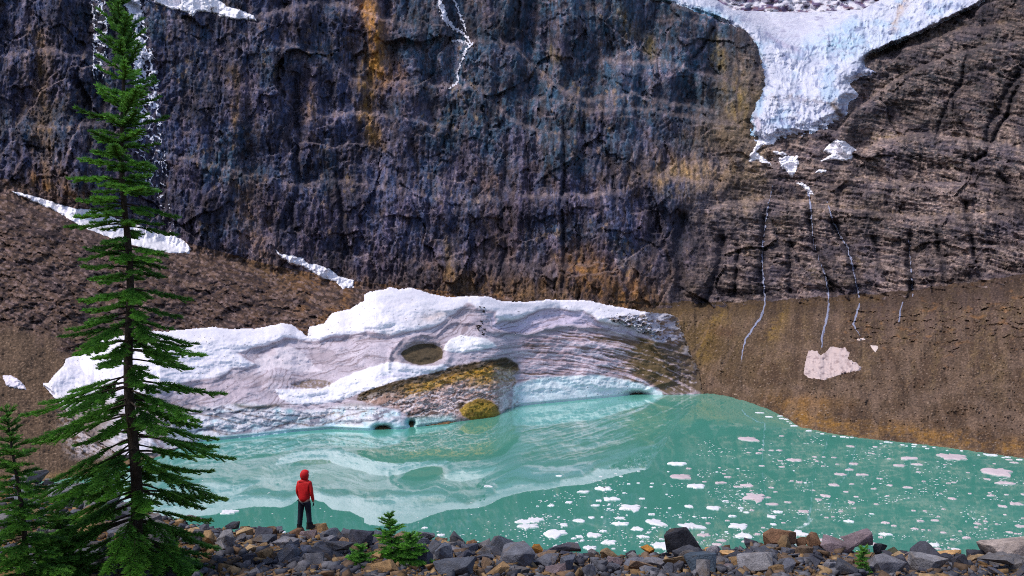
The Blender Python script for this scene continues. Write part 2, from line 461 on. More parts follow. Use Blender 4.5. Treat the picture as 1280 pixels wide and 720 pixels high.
P.mix(RW * sst(.05, .3, fbm(PX / 50, PY / 30, 4, 245)) * .5, (64, 64, 84))
# tan saddle left of the falls
P.mix(np.exp(-((PX - 850) / 70) ** 2 - ((PY - 218) / 22) ** 2) * (.6 + n3) * 1.1, (134, 108, 74))
P.mix(np.exp(-((PX - 925) / 34) ** 2 - ((PY - 125) / 38) ** 2) * (.75 + n3), (98, 84, 52))
P.mix(np.exp(-((PX - 905) / 50) ** 2 - ((PY - 170) / 22) ** 2) * .6, (104, 88, 62))
# ochre streaks
for (a, b, w, c) in (([(458, 8), (470, 40), (476, 95)], 14, 1.0, (150, 104, 44)), ([(458, 95), (462, 140), (470, 175)], 13, .8, (140, 104, 44)), ([(500, 80), (506, 110)], 8, .6, (120, 84, 48)),
                     ([(386, 110), (392, 150)], 8, .5, (120, 90, 56)), ([(292, 90), (300, 150)], 8, .6, (118, 92, 62)), ([(50, 40), (54, 120), (60, 230)], 14, .65, (120, 94, 64)), ([(40, 225), (100, 250)], 16, .6, (130, 92, 50)),
                     ([(812, 50), (816, 72)], 9, .7, (122, 104, 54)), ([(776, 20), (790, 42)], 12, .35, (120, 104, 60)), ([(895, 50), (900, 80)], 10, .7, (120, 104, 58)), ([(560, 300), (566, 350)], 9, .5, (124, 98, 54)),
                     ([(690, 55), (698, 74)], 7, .5, (112, 98, 58)), ([(310, 250), (330, 330)], 26, .5, (112, 84, 58)), ([(620, 220), (640, 350)], 24, .35, (100, 76, 66)), ([(720, 330), (760, 360), (800, 378)], 26, .8, (132, 92, 48)),
                     ([(560, 352), (640, 366), (700, 372)], 16, .6, (124, 92, 54)), ([(940, 200), (930, 250)], 24, .5, (124, 104, 78))):
    dd, pr = dline(wx + 9 * n3 + 5 * fbm(PX / 30, PY / 20, 3, 213), wy, a)
    P.mix(np.exp(-(dd / b) ** 2) * w * np.clip(.75 + 1.1 * n3 + .5 * n4, 0, 1.3), c)
# debris on ledges; upward faces also painted lighter, as lit from above
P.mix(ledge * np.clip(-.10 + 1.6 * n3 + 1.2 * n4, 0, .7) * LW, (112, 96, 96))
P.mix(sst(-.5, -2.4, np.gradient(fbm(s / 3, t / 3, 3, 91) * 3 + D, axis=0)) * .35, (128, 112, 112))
# water stains under seeps
st = sst(.25, .55, ridge(PX / 16 + .6 * fbm(PX / 30, PY / 60, 2, 231), PY / 300, 3, 233) - .25) * sst(.0, .4, fbm(PX / 60, PY / 80, 2, 235) + .1)
P.mix(st * .55, (40, 38, 50))
for pts, w, d in CRACKS:
    dd, pr = dline(wx, wy, pts)
    P.mix(np.exp(-(dd / (w * 1.3)) ** 2) * .6, (36, 36, 48))
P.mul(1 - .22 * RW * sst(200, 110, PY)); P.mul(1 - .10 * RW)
P.mul(np.clip(1 + .5 * n4 + .35 * n3 + .3 * n5, .4, 2.0)); P.mul(np.clip(1 + .8 * fbm(PX / 75, PY / 55, 3, 251), .55, 1.5))

cut = (gsd > 9) & ((PY < -2) | (sdpoly(PX, PY, [(700, -150), (880, 11), (905, 19), (1000, 23), (1080, 18), (1118, 8), (1300, -150)], 40) > 0))
M_ROCK = mat_col('rock_wall', rough=.85, vary=.5, scale=.7, stretch=(1, 1, .7), bump=1.0, bscale=.9, bdist=1.2, spec=.25)
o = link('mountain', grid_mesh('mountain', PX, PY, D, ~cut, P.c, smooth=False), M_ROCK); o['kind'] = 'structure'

# far headwall above the glacier basin
HX, HYY = lattice(720, 1400, -110, 26, 1.5)
hd = 760 + 1.2 * (26 - HYY) + 26 * fbm(HX / 40, HYY / 18, 4, 301) + 10 * ridge(HX / 14, HYY / 9, 3, 303)
ph = Paint(HX.shape, (232, 228, 240), .9)
rockm = sst(.02, .16, fbm(HX / 16 + HYY / 30, HYY / 6 - HX / 40, 4, 305) + .18 * np.exp(-((HX - 897) / 9) ** 2) + .14 * np.exp(-((HX - 958) / 26) ** 2 - ((HYY - 8) / 7) ** 2) + .1 * np.exp(-((HX - 1062) / 30) ** 2 - ((HYY - 9) / 4) ** 2) - .02 * sst(6, -8, HYY))
ph.mix(rockm * .95, (92, 76, 110), 1.2)
ph.mix(sst(.1, .2, fbm(HX / 5, HYY / 4, 3, 307)) * rockm * .6, (120, 82, 72), 1.2)
o = link('distant_mountain', grid_mesh('distant_mountain', HX, HYY, hd, None, ph.c), mat_col('snowy_headwall', vary=.15, scale=.3, bump=.5, bscale=.4, bdist=1.5)); o['kind'] = 'structure'

# ================================================================ hanging glacier
GX, GY = lattice(690, 1420, -150, 190, .9)
gs = sdpoly(GX + 4 * fbm(GX / 14, GY / 14, 4, 101, .6), GY + 4 * fbm(GX / 14, GY / 14, 4, 102, .6), GLAC, 40)
gs = gs + TIPW(GX, GY)
g = glac_depth(GX, GY)
tongue = sst(48, 80, GY + .05 * np.abs(GX - 1000))
basn = sst(0, 22, sdpoly(GX, GY, [(700, -150), (870, -2), (912, 24), (938, 40), (966, 60), (1003, 66), (1042, 46), (1076, 26), (1120, 2), (1350, -150)], 40))
# crevasse fans: cracks along and across the flow
u = (GX - 1000) / (30 + .55 * np.abs(190 - GY)); v = GY
cr1 = ridge(GX / 16 + 1.2 * fbm(GX / 30, GY / 30, 2, 121), GY / 42 + .4 * GX / 60, 4, 123)
cr2 = ridge(GX / 50, GY / 7 + 1.6 * ((GX - 1000) / 90) ** 2 + .9 * fbm(GX / 26, GY / 20, 3, 125), 3, 127)
f1, f2, c1, c2, gx1, gy1 = cells(GX / 9 + .8 * fbm(GX / 14, GY / 14, 2, 129), GY / 7 + .8 * fbm(GX / 14, GY / 14, 2, 131), 133)
st1 = ridge((GX - 1000) / 7 / (1 + .006 * (190 - GY)) + 1.0 * fbm(GX / 20, GY / 30, 3, 137), GY / 26, 4, 139)
g = g - (1 - basn) * (2.6 * cr1 + 2.6 * st1 + (c1 - .5) * .5 + gx1 * (c2 - .5) * .7 + gy1 * .4) - 2.2 * cr2 * (basn * 1.2 + .5) - .8 * fbm(GX / 6, GY / 5, 3, 135) - .5 * fbm(GX / 2.2, GY / 2, 2, 136)
g = g - 1.5 * np.sin(np.clip(gs, 0, 8) / 8 * 1.57)
eb = sst(-1, 16, gs) * (1 - .0 * gs)
low = sst(60, 100, GY)
cg = cliff(GX, GY)
g = g * (1 - low) + low * ((cg - .8 - 2.2 * np.sin(np.clip(gs, 0, 24) / 24 * 1.57)) * (1 - .85 * eb) + np.minimum(g, cg - 1.2) * .85 * eb)
g = np.where(gs < 3, np.maximum(g, cg - .6) * (1 - sst(0, 3, gs)) + g * sst(0, 3, gs) + .9 * sst(1.0, -1.0, gs), g)
pg = Paint(GX.shape, (226, 224, 240), .95)
nA = fbm(GX / 30, GY / 22, 4, 141); nB = fbm(GX / 8, GY / 6, 4, 143)
pg.mix((1 - basn) * .6, (220, 222, 240))
pg.mix(sst(.0, .35, nA) * (1 - basn) * .7, (176, 202, 232))
edge = np.exp(-(gs / 7) ** 2)
pg.mix(edge * sst(-.1, .3, nA + .15) * sst(960, 930, GX) * .9, (140, 196, 222))
pg.mix(np.exp(-((GX - 1050) / 30) ** 2 - ((GY - 55) / 16) ** 2) * (.6 + nB), (165, 212, 236))
pg.mix(np.exp(-((GX - 1100) / 90) ** 2 - ((GY - 45) / 24) ** 2) * .35, (190, 212, 238))
pg.mix(sst(.45, .2, st1) * (1 - basn) * .35, (168, 176, 204))
pg.mix(sst(.70, .86, cr1) * (1 - basn) * .3, (232, 232, 244))
pg.mix(sst(.42, .2, cr1) * (1 - basn) * .35, (150, 160, 190))
dd, _ = dline(GX + 3 * nB * 3, GY + 6 * nA, [(1132, 2), (1122, 20), (1118, 38)]); pg.mix(np.exp(-(dd / 5) ** 2) * (.6 + nB), (206, 180, 164))
dd, _ = dline(GX, GY + 9 * nB, [(965, 122), (1000, 124), (1036, 131), (1052, 128)]); pg.mix(np.exp(-(dd / 2.6) ** 2) * .75 * (.7 + nB), (120, 108, 120))
dd, _ = dline(GX + 6 * nB, GY + 8 * nB, [(1042, 132), (1052, 146)]); pg.mix(np.exp(-(dd / 4.5) ** 2) * 1.0, (112, 98, 92))
dd, _ = dline(GX + 6 * nB, GY + 8 * nB, [(942, 140), (948, 160)]); pg.mix(np.exp(-(dd / 4) ** 2) * .5, (190, 160, 168))
dd, _ = dline(GX, GY + 4 * nB, [(958, 42), (975, 54), (1000, 64)]); pg.mix(np.exp(-(dd / 3) ** 2) * .5, (176, 158, 190))
pg.mix(basn * sst(.5, .8, cr2) * .25, (196, 188, 214))
fl1 = ridge((GX - 1000) / 4.5 / (1 + .005 * (190 - GY)) + .9 * fbm(GX / 14, GY / 22, 3, 151), GY / 16, 3, 153)
fl2 = ridge(GX / 22, GY / 3.4 + 1.2 * ((GX - 1000) / 70) ** 2 + .8 * fbm(GX / 18, GY / 12, 3, 155), 3, 157)
pg.mix(sst(.46, .16, fl1) * (1 - basn) * .8, (118, 130, 170)); pg.mix(sst(.3, .1, fl2) * (.35 + .3 * basn), (162, 156, 186))
pg.mix(sst(.1, .4, nB) * sst(90, 150, GY) * .3, (206, 186, 196))
pg.mix(sst(.25, .5, nB) * .4, (247, 245, 250))
M_ICE = mat_col('glacier_ice', rough=.55, vary=.10, scale=.25, bump=.5, bscale=.35, bdist=1.2, spec=.4)
root = empty('hanging_glacier', (124, 410, 115), 'broad white and pale blue hanging glacier pouring through the notch in the rock wall', 'glacier')
keep = gs > -1
kc = keep[:-1, :-1] & keep[1:, :-1] & keep[:-1, 1:] & keep[1:, 1:]
bc = basn[:-1, :-1] > .5
ob = link('ice_fall', grid_mesh('ice_fall', GX, GY, g, kc & ~bc, pg.c), M_ICE, root)
ob['label'] = 'cracked pale blue ice fall and tongue'
top_cut = sdpoly(GX, GY, [(700, -160), (880, 4), (905, 11), (1000, 14.5), (1080, 10), (1118, 0), (1300, -160)], 40) < 0
ob = link('snow_basin', grid_mesh('snow_basin', GX, GY, g, largest(kc & bc & top_cut[:-1, :-1]), pg.c), M_ICE, root)
ob['label'] = 'smooth white snow basin'
# ================================================================ talus fan, left hillside
SH_R = [(700, 496), (790, 493), (830, 492), (888, 492), (912, 496), (940, 504), (966, 514), (985, 524), (1000, 534), (1040, 542), (1080, 548), (1130, 553), (1180, 559), (1230, 566), (1280, 573), (1460, 602)]
TX, TY = lattice(760, 1450, 326, 612, 1.0)
tsh = pl(TX, SH_R) + 1.3 * fbm(TX / 9, TX * 0, 3, 401)
tb = pl(TX, BASE) - 6 + 7 * fbm(TX / 30, TX * 0 + 5, 5, 402, .65)
yw_ = ywater(tsh); yc_ = pl(TX, YB) + 2 + pl(TX, [(-200, .28), (200, .22), (700, .25), (850, .33), (1000, .42), (1280, .40), (1500, .38)]) * 10
tt = (tsh - TY) / (tsh - tb)
# straight slope in space between shore and wall foot:  z goes linearly with distance
z0 = 0.0; zc = CZ + (HY - tb) / F * yc_
slope = (zc - z0) / (yc_ - yw_)
# ray  z = CZ + (HY-py)/F*Y   meets   z = slope*(Y-yw)
T = (CZ + slope * yw_) / (slope - (HY - TY) / F)
tcl = np.clip(tt, 0, 1)
T = np.where(tt > 0, T, yw_)
T = np.clip(T, 20, yc_ + 8)
rel = tcl * (1 - tcl) * 4
bump = (7 * fbm(TX / 60, TY / 40, 3, 411) + 4.5 * rel * (ridge(TX / 40 + TY / 90, TY / 90, 3, 413) - .6)) * sst(0, .2, tcl)
outc = sst(.52, .75, tcl + .25 * fbm(TX / 40, TY / 30, 3, 415)) * sst(1020, 1075, TX)     # outcrops under the wall on the right
f1, f2, ca, cb, gx, gy = cells(TX / 9 + .5 * fbm(TX / 9, TY / 9, 2, 417), TY / 5 + .5 * fbm(TX / 9, TY / 9, 2, 418), 419)
bump = bump + outc * ((ca - .5) * 1.8 + gx * (cb - .5) * 2 + gy * 1.2)
g1, g2, da, db, hx, hy = cells(TX / 3.1, TY / 1.7, 421)
bump = bump + (da > .8) * np.clip(.5 - g1, 0, 1) * -3.0 * sst(.03, .15, tcl) + .7 * fbm(TX / 3, TY / 2, 3, 423) + 2.2 * fbm(TX / 16, TY / 9, 3, 424)
T = T + bump * sst(0, .1, tt) * (T / 250)
T = T + (cliff(TX, TY) - .3 - T) * sst(.90, 1.0, tt)
talus = Surf(TX, TY, T)
pt = Paint(TX.shape, (96, 77, 63), .95)
m1 = fbm(TX / 45, TY / 30, 4, 431); m2 = fbm(TX / 7, TY / 4, 4, 433); m3 = fbm(TX / 2.2, TY / 1.6, 2, 435)
pt.mix(sst(-.1, .35, m1) * .7, (128, 104, 96)); pt.mix(sst(.0, .4, -m1 + .3 * m2) * .75, (84, 64, 50))
run = ridge((TX + .25 * (TY - 420) * np.sign(TX - 1050)) / 26 + .5 * m2, TY / 130, 4, 439); pt.mix(sst(.62, .85, run) * sst(.15, .5, tcl) * .5, (132, 108, 78)); pt.mix(sst(.4, .2, run) * sst(.15, .5, tcl) * .5, (76, 58, 48))
pt.mix(sst(.95, .6, tcl) * sst(-.2, .3, m1 + .2 - .0008 * (TX - 900)) * .35, (112, 92, 66))
pt.mix(sst(990, 860, TX) * .6 * sst(.1, .4, tcl), (104, 84, 50))
pt.mix(np.exp(-((tsh - TY - 12) / 12) ** 2) * sst(940, 990, TX) * np.clip(.5 + 1.3 * m1 + m2 * .8, 0, 1) * .9, (150, 108, 48))
pt.mix(np.exp(-((TY - 502 - .05 * (TX - 1000)) / 9) ** 2) * np.exp(-((TX - 1010) / 40) ** 2) * .7, (150, 108, 54))
pt.mix(outc * sst(0, .4, m2 + .1) * .6, (78, 62, 58))
pt.mix(outc * sst(.2, .5, fbm(TX / 14, TY / 8, 3, 437)) * .7, (150, 108, 70))
for pts, w_, c_, a_ in (([(905, 392), (885, 420), (880, 445)], 9, (136, 108, 56), .8), ([(985, 384), (975, 400), (968, 420)], 9, (134, 106, 54), .75), ([(930, 382), (925, 410), (915, 440)], 8, (84, 70, 56), .5),
                        ([(958, 384), (935, 425), (925, 460), (924, 480)], 6, (74, 62, 54), .6), ([(1035, 384), (1028, 420)], 6, (82, 68, 60), .6), ([(1010, 485), (960, 508)], 4, (70, 56, 46), .7),
                        ([(850, 388), (980, 382), (1100, 372)], 5, (134, 104, 56), .5), ([(893, 412), (912, 416)], 7, (92, 62, 52), .6), ([(1198, 375), (1196, 400)], 5, (84, 66, 58), .6)):
    dd, pr = dline(TX + 4 * m2 * 2, TY + 3 * m2, pts); pt.mix(np.exp(-(dd / w_) ** 2) * a_ * np.clip(.8 + m2, 0, 1.2), c_)
szr = sst(.2, .9, tcl + .4 * m1)
pt.mix((da > .86) * sst(.34, .2, g1) * (db > .5) * (.3 + .6 * (1 - szr)), (168, 146, 130))
pt.mix((da > .8) * sst(.4, .2, g1) * (db < .3) * .6, (60, 50, 48))
fan = fbm(TX / 12 + .03 * (TX - 1050) * (tcl - .5), TY / 60, 4, 441); pt.mix(sst(.05, .35, fan) * .4, (132, 108, 92)); pt.mix(sst(.05, .35, -fan) * .4, (84, 66, 54))
pt.mix(sst(.3, .45, m3) * .4, (150, 124, 104)); pt.mix(sst(.3, .45, -m3) * .45, (52, 44, 44))
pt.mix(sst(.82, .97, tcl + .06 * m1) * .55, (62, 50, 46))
pt.mul(np.clip(1 + .5 * m3 + .35 * m2, .4, 1.8))
M_SCREE = mat_col('scree', rough=.95, vary=.3, scale=1.2, bump=.8, bscale=1.3, bdist=.5, spec=.15)
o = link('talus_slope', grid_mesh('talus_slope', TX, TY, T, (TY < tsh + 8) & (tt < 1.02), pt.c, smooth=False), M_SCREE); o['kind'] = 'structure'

# ---- left hillside
SH_L = [(-200, 612), (0, 604), (70, 601), (110, 592), (190, 574), (243, 551), (317, 545), (367, 539), (413, 535), (477, 537), (560, 530), (640, 508)]
HT = [(-200, 232), (0, 234), (20, 238), (120, 272), (240, 314), (340, 340), (450, 360), (560, 372), (640, 376)]
LX, LY = lattice(-180, 640, 222, 620, 1.0)
lsh = pl(LX, SH_L) + 1.0 * fbm(LX / 9, LX * 0, 3, 441)
lt = pl(LX, HT) - 5
yw2 = ywater(lsh); yc2 = pl(LX, YB) + 2
zc2 = CZ + (HY - lt) / F * yc2
sl2 = zc2 / (yc2 - yw2)
l2 = (lsh - LY) / (lsh - lt); lc = np.clip(l2, 0, 1)
H = (CZ + sl2 * yw2) / np.maximum(sl2 - (HY - LY) / F, 1e-3)
H = np.where(l2 > 0, H, yw2); H = np.clip(H, 20, yc2 + 6)
rocky = sst(.42, .6, lc + .22 * fbm(LX / 60, LY / 40, 3, 443)) * (1 - .6 * sst(300, 420, LX) * sst(345, 330, LY))
v = LY - .30 * LX + 10 * fbm(LX / 50, LY / 40, 3, 445)
bd, f, r = beds(v, 11.0, .4); bd2, f, r2 = beds(v + 3 * fbm(LX / 14, LY / 14, 2, 447), 4.2, .4)
f1, f2, ca, cb, gx, gy = cells(LX / 13 + .6 * fbm(LX / 12, LY / 12, 2, 449) , (LY - .3 * LX) / 7 + .6 * fbm(LX / 12, LY / 12, 2, 450), 451)
hb = rocky * (-.10 * (bd - v) - .12 * (bd2 - v) + (ca - .5) * 1.2 + gx * (cb - .5) * 1.6 + gy * .9 - 8 * (ridge(LX / 60 + LY / 70, LY / 36, 4, 453) - .5))
hb = hb + 5 * fbm(LX / 50, LY / 35, 3, 455) + .8 * fbm(LX / 5, LY / 3.4, 3, 457)
H = H + hb * sst(0, .12, l2) * H / 250
H = H + (cliff(LX, LY) - .3 - H) * sst(.88, 1.0, l2)
hill = Surf(LX, LY, H)
ph = Paint(LX.shape, (92, 72, 62), 1.05)
m1 = fbm(LX / 45, LY / 30, 4, 461); m2 = fbm(LX / 8, LY / 5, 4, 463); m3 = fbm(LX / 2.4, LY / 2, 2, 465)
ph.mix(rocky * .7, (86, 66, 54)); ph.mix(rocky * sst(0, .4, m1) * .6, (70, 58, 62))
ph.mix(rocky * sst(.0, .4, m2) * .55, (126, 104, 100))
ph.mix(sst(260, 420, LX) * sst(.0, .35, m1 + .3 * m2 + .12) * .75, (130, 92, 54))
ph.mix(np.exp(-((LX - 340) / 40) ** 2 - ((LY - 330) / 22) ** 2) * .6, (122, 92, 56))
ph.mix((1 - rocky) * .8, (96, 78, 62)); ph.mix(np.exp(-((lsh - LY - 5) / 6) ** 2) * .5, (140, 110, 70))
# old snow showing through the dirt beside the snow bank
sn = sst(.30, .5, ridge((LX + .8 * LY) / 26 + m2 * .8, (LY - .5 * LX) / 6 + m2, 3, 467) - .1 + .5 * m2) * sst(60, 95, LX - .2 * (LY - 500)) * sst(478, 500, LY) * sst(580, 560, LY) * sst(260, 225, LX)
ph.mix(sn * .75, (222, 206, 208))
j1, j2, ja, jb, jx, jy = cells(LX / 3.4 + .4 * m2, (LY - .3 * LX) / 1.9 + .4 * m2, 469)
bnd = fbm(v / 5.5, LX / 90, 4, 471); ph.mix(rocky * sst(.05, .3, bnd) * .7, (58, 48, 54)); ph.mix(rocky * sst(.08, .32, -bnd) * .6, (124, 100, 88))
ph.mix(rocky * (ja > .8) * .6, (138, 116, 112)); ph.mix(rocky * (jb < .25) * .7, (40, 34, 38)); ph.mix((1 - rocky) * sst(.3, .45, m3) * .6, (140, 116, 98)); ph.mix((1 - rocky) * sst(.3, .45, -m3) * .6, (56, 46, 42))
ph.mul(np.clip(1 + .5 * m3 + .4 * m2, .4, 1.8))
o = link('hillside', grid_mesh('hillside', LX, LY, H, (LY < lsh + 7) & (l2 < 1.02), ph.c, smooth=False), M_SCREE); o['kind'] = 'structure'

# ================================================================ the snow bank (old glacier foot) on the lake
TOP = [(60, 478), (66, 470), (80, 455), (82, 448), (100, 442), (110, 436), (118, 427), (140, 421), (165, 418), (190, 413), (206, 414), (222, 412), (248, 410), (266, 408), (290, 411), (320, 410), (337, 407), (345, 405.5), (350, 403), (365, 405), (376, 413), (384, 420), (386, 408), (405, 404), (414, 391), (437, 386), (450, 378), (455, 375), (454.5, 368), (462, 364), (482, 361), (487, 358), (500, 361), (514, 359), (540, 367), (560, 371), (592, 369.5), (610, 370), (627, 376), (660, 377), (685, 374), (710, 374.5), (735, 375), (760, 381), (785, 385), (810, 390), (835, 392), (847, 396), (851, 404), (856, 420), (866, 445), (880, 475), (892, 490), (900, 491)]
WL = [(55, 480), (66, 492), (82, 510), (110, 540), (150, 566), (190, 563), (243, 552), (317, 545), (367, 539), (413, 535.5), (470, 538), (500, 536), (530, 532), (560, 528), (600, 523), (622, 520), (628, 515), (645, 507), (700, 502), (742, 498), (785, 494), (825, 493), (860, 493), (900, 493)]
BX, BY = lattice(54, 902, 352, 572, .85)
bn = fbm(BX / 18, BX * 0 + 2, 4, 501); bj = gn(BX / 4, BX * 0 + 9, 503)
btopj = pl(BX, TOP) + 1.0 * bj + .8 * bn
bwlj = pl(BX, WL) + .8 * gn(BX / 7, BX * 0 + 3, 505)
def smooth_pl(x, pts, w=14):
    return sum(pl(x + d, pts) for d in np.linspace(-w, w, 15)) / 15.0
btop = np.minimum(smooth_pl(BX, TOP), btopj)
btop = smooth_pl(BX, TOP) - 1.5
bwl = smooth_pl(BX, WL, 8)
yw3 = ywater(bwl) - 1.0
hsamp = Surf(LX, LY, H)
ontalus = np.where(BX < 240, hsamp(BX, bwl) - .4, 0)
yw3 = np.where(BX < 200, ontalus, np.where(BX < 240, ontalus * (240 - BX) / 40 + yw3 * (BX - 200) / 40, yw3))
yt3 = pl(BX, [(55, 150), (100, 152), (200, 156), (300, 166), (400, 176), (500, 188), (600, 197), (700, 218), (800, 225), (850, 222), (900, 217)])
yt3 = np.maximum(yt3, yw3 + 1.5)
tb_ = (bwl - BY) / np.maximum(bwl - btop, 1.0)
tc = np.clip(tb_, 0, 1)
wX = BX + 6 * fbm(BX / 26, BY / 18, 3, 511); wY = BY + 4 * fbm(BX / 26, BY / 18, 3, 512)
kx = BX + 2.0 * fbm(BX / 7, BY / 6, 3, 513); ky = BY + 1.6 * fbm(BX / 7, BY / 6, 3, 514)

LOBE1 = [(300, 440), (330, 432), (346, 427), (357, 421), (385, 426), (405, 425), (415, 420), (435, 420), (460, 414), (490, 419), (510, 415), (535, 409), (560, 400), (577, 384), (587, 381), (620, 390), (622, 401), (647, 400), (670, 389), (700, 385), (725, 387), (750, 401), (790, 408), (820, 425), (852, 470), (880, 492), (600, 560), (200, 560), (150, 500), (240, 475), (270, 473), (290, 462), (320, 458)]
SCAL = [(486, 462), (487, 452), (490, 437), (505, 425), (527, 419), (547, 421), (556, 410), (570, 405), (590, 406), (600, 412), (640, 418), (666, 418), (680, 411), (710, 407), (740, 410), (770, 414), (810, 425), (850, 470), (640, 560), (540, 500)]
HOLE = [(500, 442), (504, 438), (510, 435), (518, 431), (527, 429), (542, 429.5), (552, 435), (554.5, 440), (553, 448), (542, 454), (527, 457), (516, 455), (506, 450)]
WPATCH = [(555, 437), (558, 430), (562, 424), (575, 419), (597, 421), (608, 424), (617, 428), (621, 433), (600, 437), (580, 441), (565, 440)]
WBAND = [(343, 487), (370, 486), (402, 485), (417, 478), (427, 472), (442, 466), (460, 460), (485, 452), (495, 452), (505, 454), (515, 456), (525, 458), (545, 457), (553, 455), (562, 460), (545, 465), (525, 469), (500, 475), (480, 481), (450, 491), (436, 497), (425, 501), (395, 505), (365, 505), (350, 498)]
SMHOLE = [(363, 481), (375, 476), (387, 474), (405, 475), (416, 477), (412, 483), (395, 486), (375, 486)]
DEB = [(446, 494), (452, 489), (470, 482), (492, 476), (512, 472), (535, 467), (552, 462), (567, 457), (592, 452), (606, 450), (620, 448), (634, 446), (648, 455), (650, 462), (640, 470), (648, 476), (640, 486), (632, 494), (640, 500), (638, 520), (600, 526), (560, 530), (520, 534), (500, 512), (478, 508), (455, 503), (446, 500)]
LUMP = [(578, 520), (574, 512), (584, 503), (598, 497), (612, 500), (622, 507), (626, 519), (622, 524), (590, 527)]
AQUA = [(640, 520), (641, 482), (652, 478), (665, 474), (700, 470), (750, 469), (785, 475), (810, 482), (828, 490), (830, 500), (700, 512)]
LICE = [(205, 560), (214, 528), (240, 510), (290, 505), (310, 503), (345, 508), (365, 513), (400, 512), (425, 506), (445, 504), (470, 508), (500, 514), (505, 545), (420, 550), (245, 560)]
RUB = [(758, 398), (780, 394), (815, 391), (846, 394), (851, 405), (852, 424), (846, 432), (826, 426), (800, 416), (775, 406)]
OLIV = [(800, 420), (830, 428), (852, 428), (870, 455), (895, 492), (824, 492), (815, 478), (790, 466), (776, 456), (800, 452), (790, 440)]

sL1 = sdpoly(wX, wY, LOBE1); sSC = sdpoly(wX, wY, SCAL); sH = sdpoly(BX + .4 * (kx - BX), BY + .4 * (ky - BY), HOLE); sWP = sdpoly(kx, ky, WPATCH); sWB = sdpoly(kx, ky, WBAND)
sSM = sdpoly(kx, ky, SMHOLE); sDB = sdpoly(kx, ky, DEB); sLU = sdpoly(kx, ky, LUMP); sAQ = sdpoly(kx, ky, AQUA); sLI = sdpoly(kx, ky, LICE); sRU = sdpoly(kx, ky, RUB); sOL = sdpoly(wX, wY, OLIV)

prof = tc ** 1.12
Bd = yw3 + (yt3 - yw3) * prof
nn1 = fbm(BX / 60, BY / 26, 4, 521); nn2 = fbm(BX / 20, BY / 10, 4, 523); nn3 = fbm(BX / 5, BY / 3.2, 4, 525)
rim = np.clip(tc * 8, 0, 1) * np.clip((1 - tc) * 6, 0, 1)
dsp = 4.0 * nn1 + 1.6 * nn2
dsp += -2.6 * sst(4, -7, sL1) * sst(.5, .8, tc) + 2.2 * sst(-2, 8, sL1) * sst(30, 6, sL1)
dsp += -1.4 * np.exp(-(sSC / 3) ** 2) + 1.2 * sst(-1, 4, sSC)
dsp += 3.6 * sst(-4, 4, sH) - 2.0 * np.exp(-((sH + 6) / 5) ** 2)
dsp += 1.6 * sst(-2, 3, sSM)
dsp += -1.3 * sst(-1.5, 3, sWP) - 1.3 * sst(-1.5, 4, sWB)
f1, f2, ca, cb, gx, gy = cells(BX / 9 + .7 * fbm(BX / 8, BY / 6, 2, 527), BY / 4.2 + .7 * fbm(BX / 8, BY / 6, 2, 528), 529)
h1, h2, cc, ce, ix, iy = cells(BX / 3.6 + .5 * nn2, BY / 1.9 + .5 * nn2, 531)
db_ = sst(-1, 3, sDB)
dsp += db_ * ((ca - .5) * .9 + gx * (cb - .5) * 1.0 + gy * .5 + (cc - .5) * .35 + .8 * nn3 + 1.0 * nn2)
dsp += -4.2 * np.sin(np.clip(sLU / 11, 0, 1) * 1.57) * (sLU > 0)
# ice front: blocks parted by cracks
ic = np.maximum(sst(-2, 4, sLI), sst(-2, 4, sAQ) * .55)
crk = ridge(BX / 34 + BY / 22 + .5 * nn2, (BY + .22 * BX) / 12 + .4 * nn2, 3, 533)
crk2 = ridge(BX / 15 + .5 * nn2, BY / 30, 3, 535)
dsp += ic * (-1.3 * crk - .5 * crk2 + (ca - .5) * .5 + gx * (cb - .5) * .8 + .3 * nn3)
ru = sst(-1, 2, sRU)
dsp += ru * ((ca - .5) * 3 + gx * (cb - .5) * 4 + gy * 3 + (cc - .5) * 2.4 + ix * (ce - .5) * 3 + iy * 2)
# flow stripes on the right: arcs centred below
ax = (BX - 700); arc = np.sqrt((ax * .42) ** 2 + (BY - 545) ** 2)
arc = arc + .10 * ax + 2.5 * nn2
stripe = fbm(arc / 3.0, BX / 70 + .5 * nn2, 4, 541)
stripe2 = fbm(arc / 1.5, BX / 36, 3, 543)
rz = sst(0, 7, sSC) * sst(630, 665, BX) * (1 - sst(-3, 2, sAQ)) * (1 - ru)
dsp += rz * (.6 * stripe + .3 * stripe2)
dsp += .35 * nn3 + .12 * fbm(BX / 2, BY / 1.4, 2, 545)
# crevice along the water line, undercut
und = sst(2.4, .4, bwl - BY) * sst(236, 260, BX) * sst(830, 800, BX)
Bd = Bd + .48 * dsp * rim * (Bd / 200) + und * .5
cave = np.exp(-((BX - 797) / 13) ** 2 - ((BY - 493 + .0) / 4.0) ** 2) + np.exp(-((BX - 478) / 10) ** 2 - ((BY - 535) / 3.4) ** 2) + .9 * np.exp(-((BX - 514) / 4.5) ** 2 - ((BY - 529) / 4) ** 2) + .8 * np.exp(-((BX - 634) / 3) ** 2 - ((BY - 515) / 4) ** 2)
Bd = Bd + 5 * cave
Bd = np.where(BX < 360, np.minimum(Bd, hsamp(BX, BY) - .8 - 1.2 * rim), Bd)
rt_ = sst(822, 874, BX + .35 * (440 - BY) + 6 * nn2)
Bd = Bd * (1 - rt_) + (talus(BX, BY) - .5) * rt_
# back side falls away behind the crest, front goes below the water
Bd = Bd + 1.0 * sst(2.5, 0, BY - btopj)

pb = Paint(BX.shape, (240, 234, 244), 1.0)
pb.mix(sst(0, .4, nn1 + .3 * nn3) * .25, (226, 214, 226))
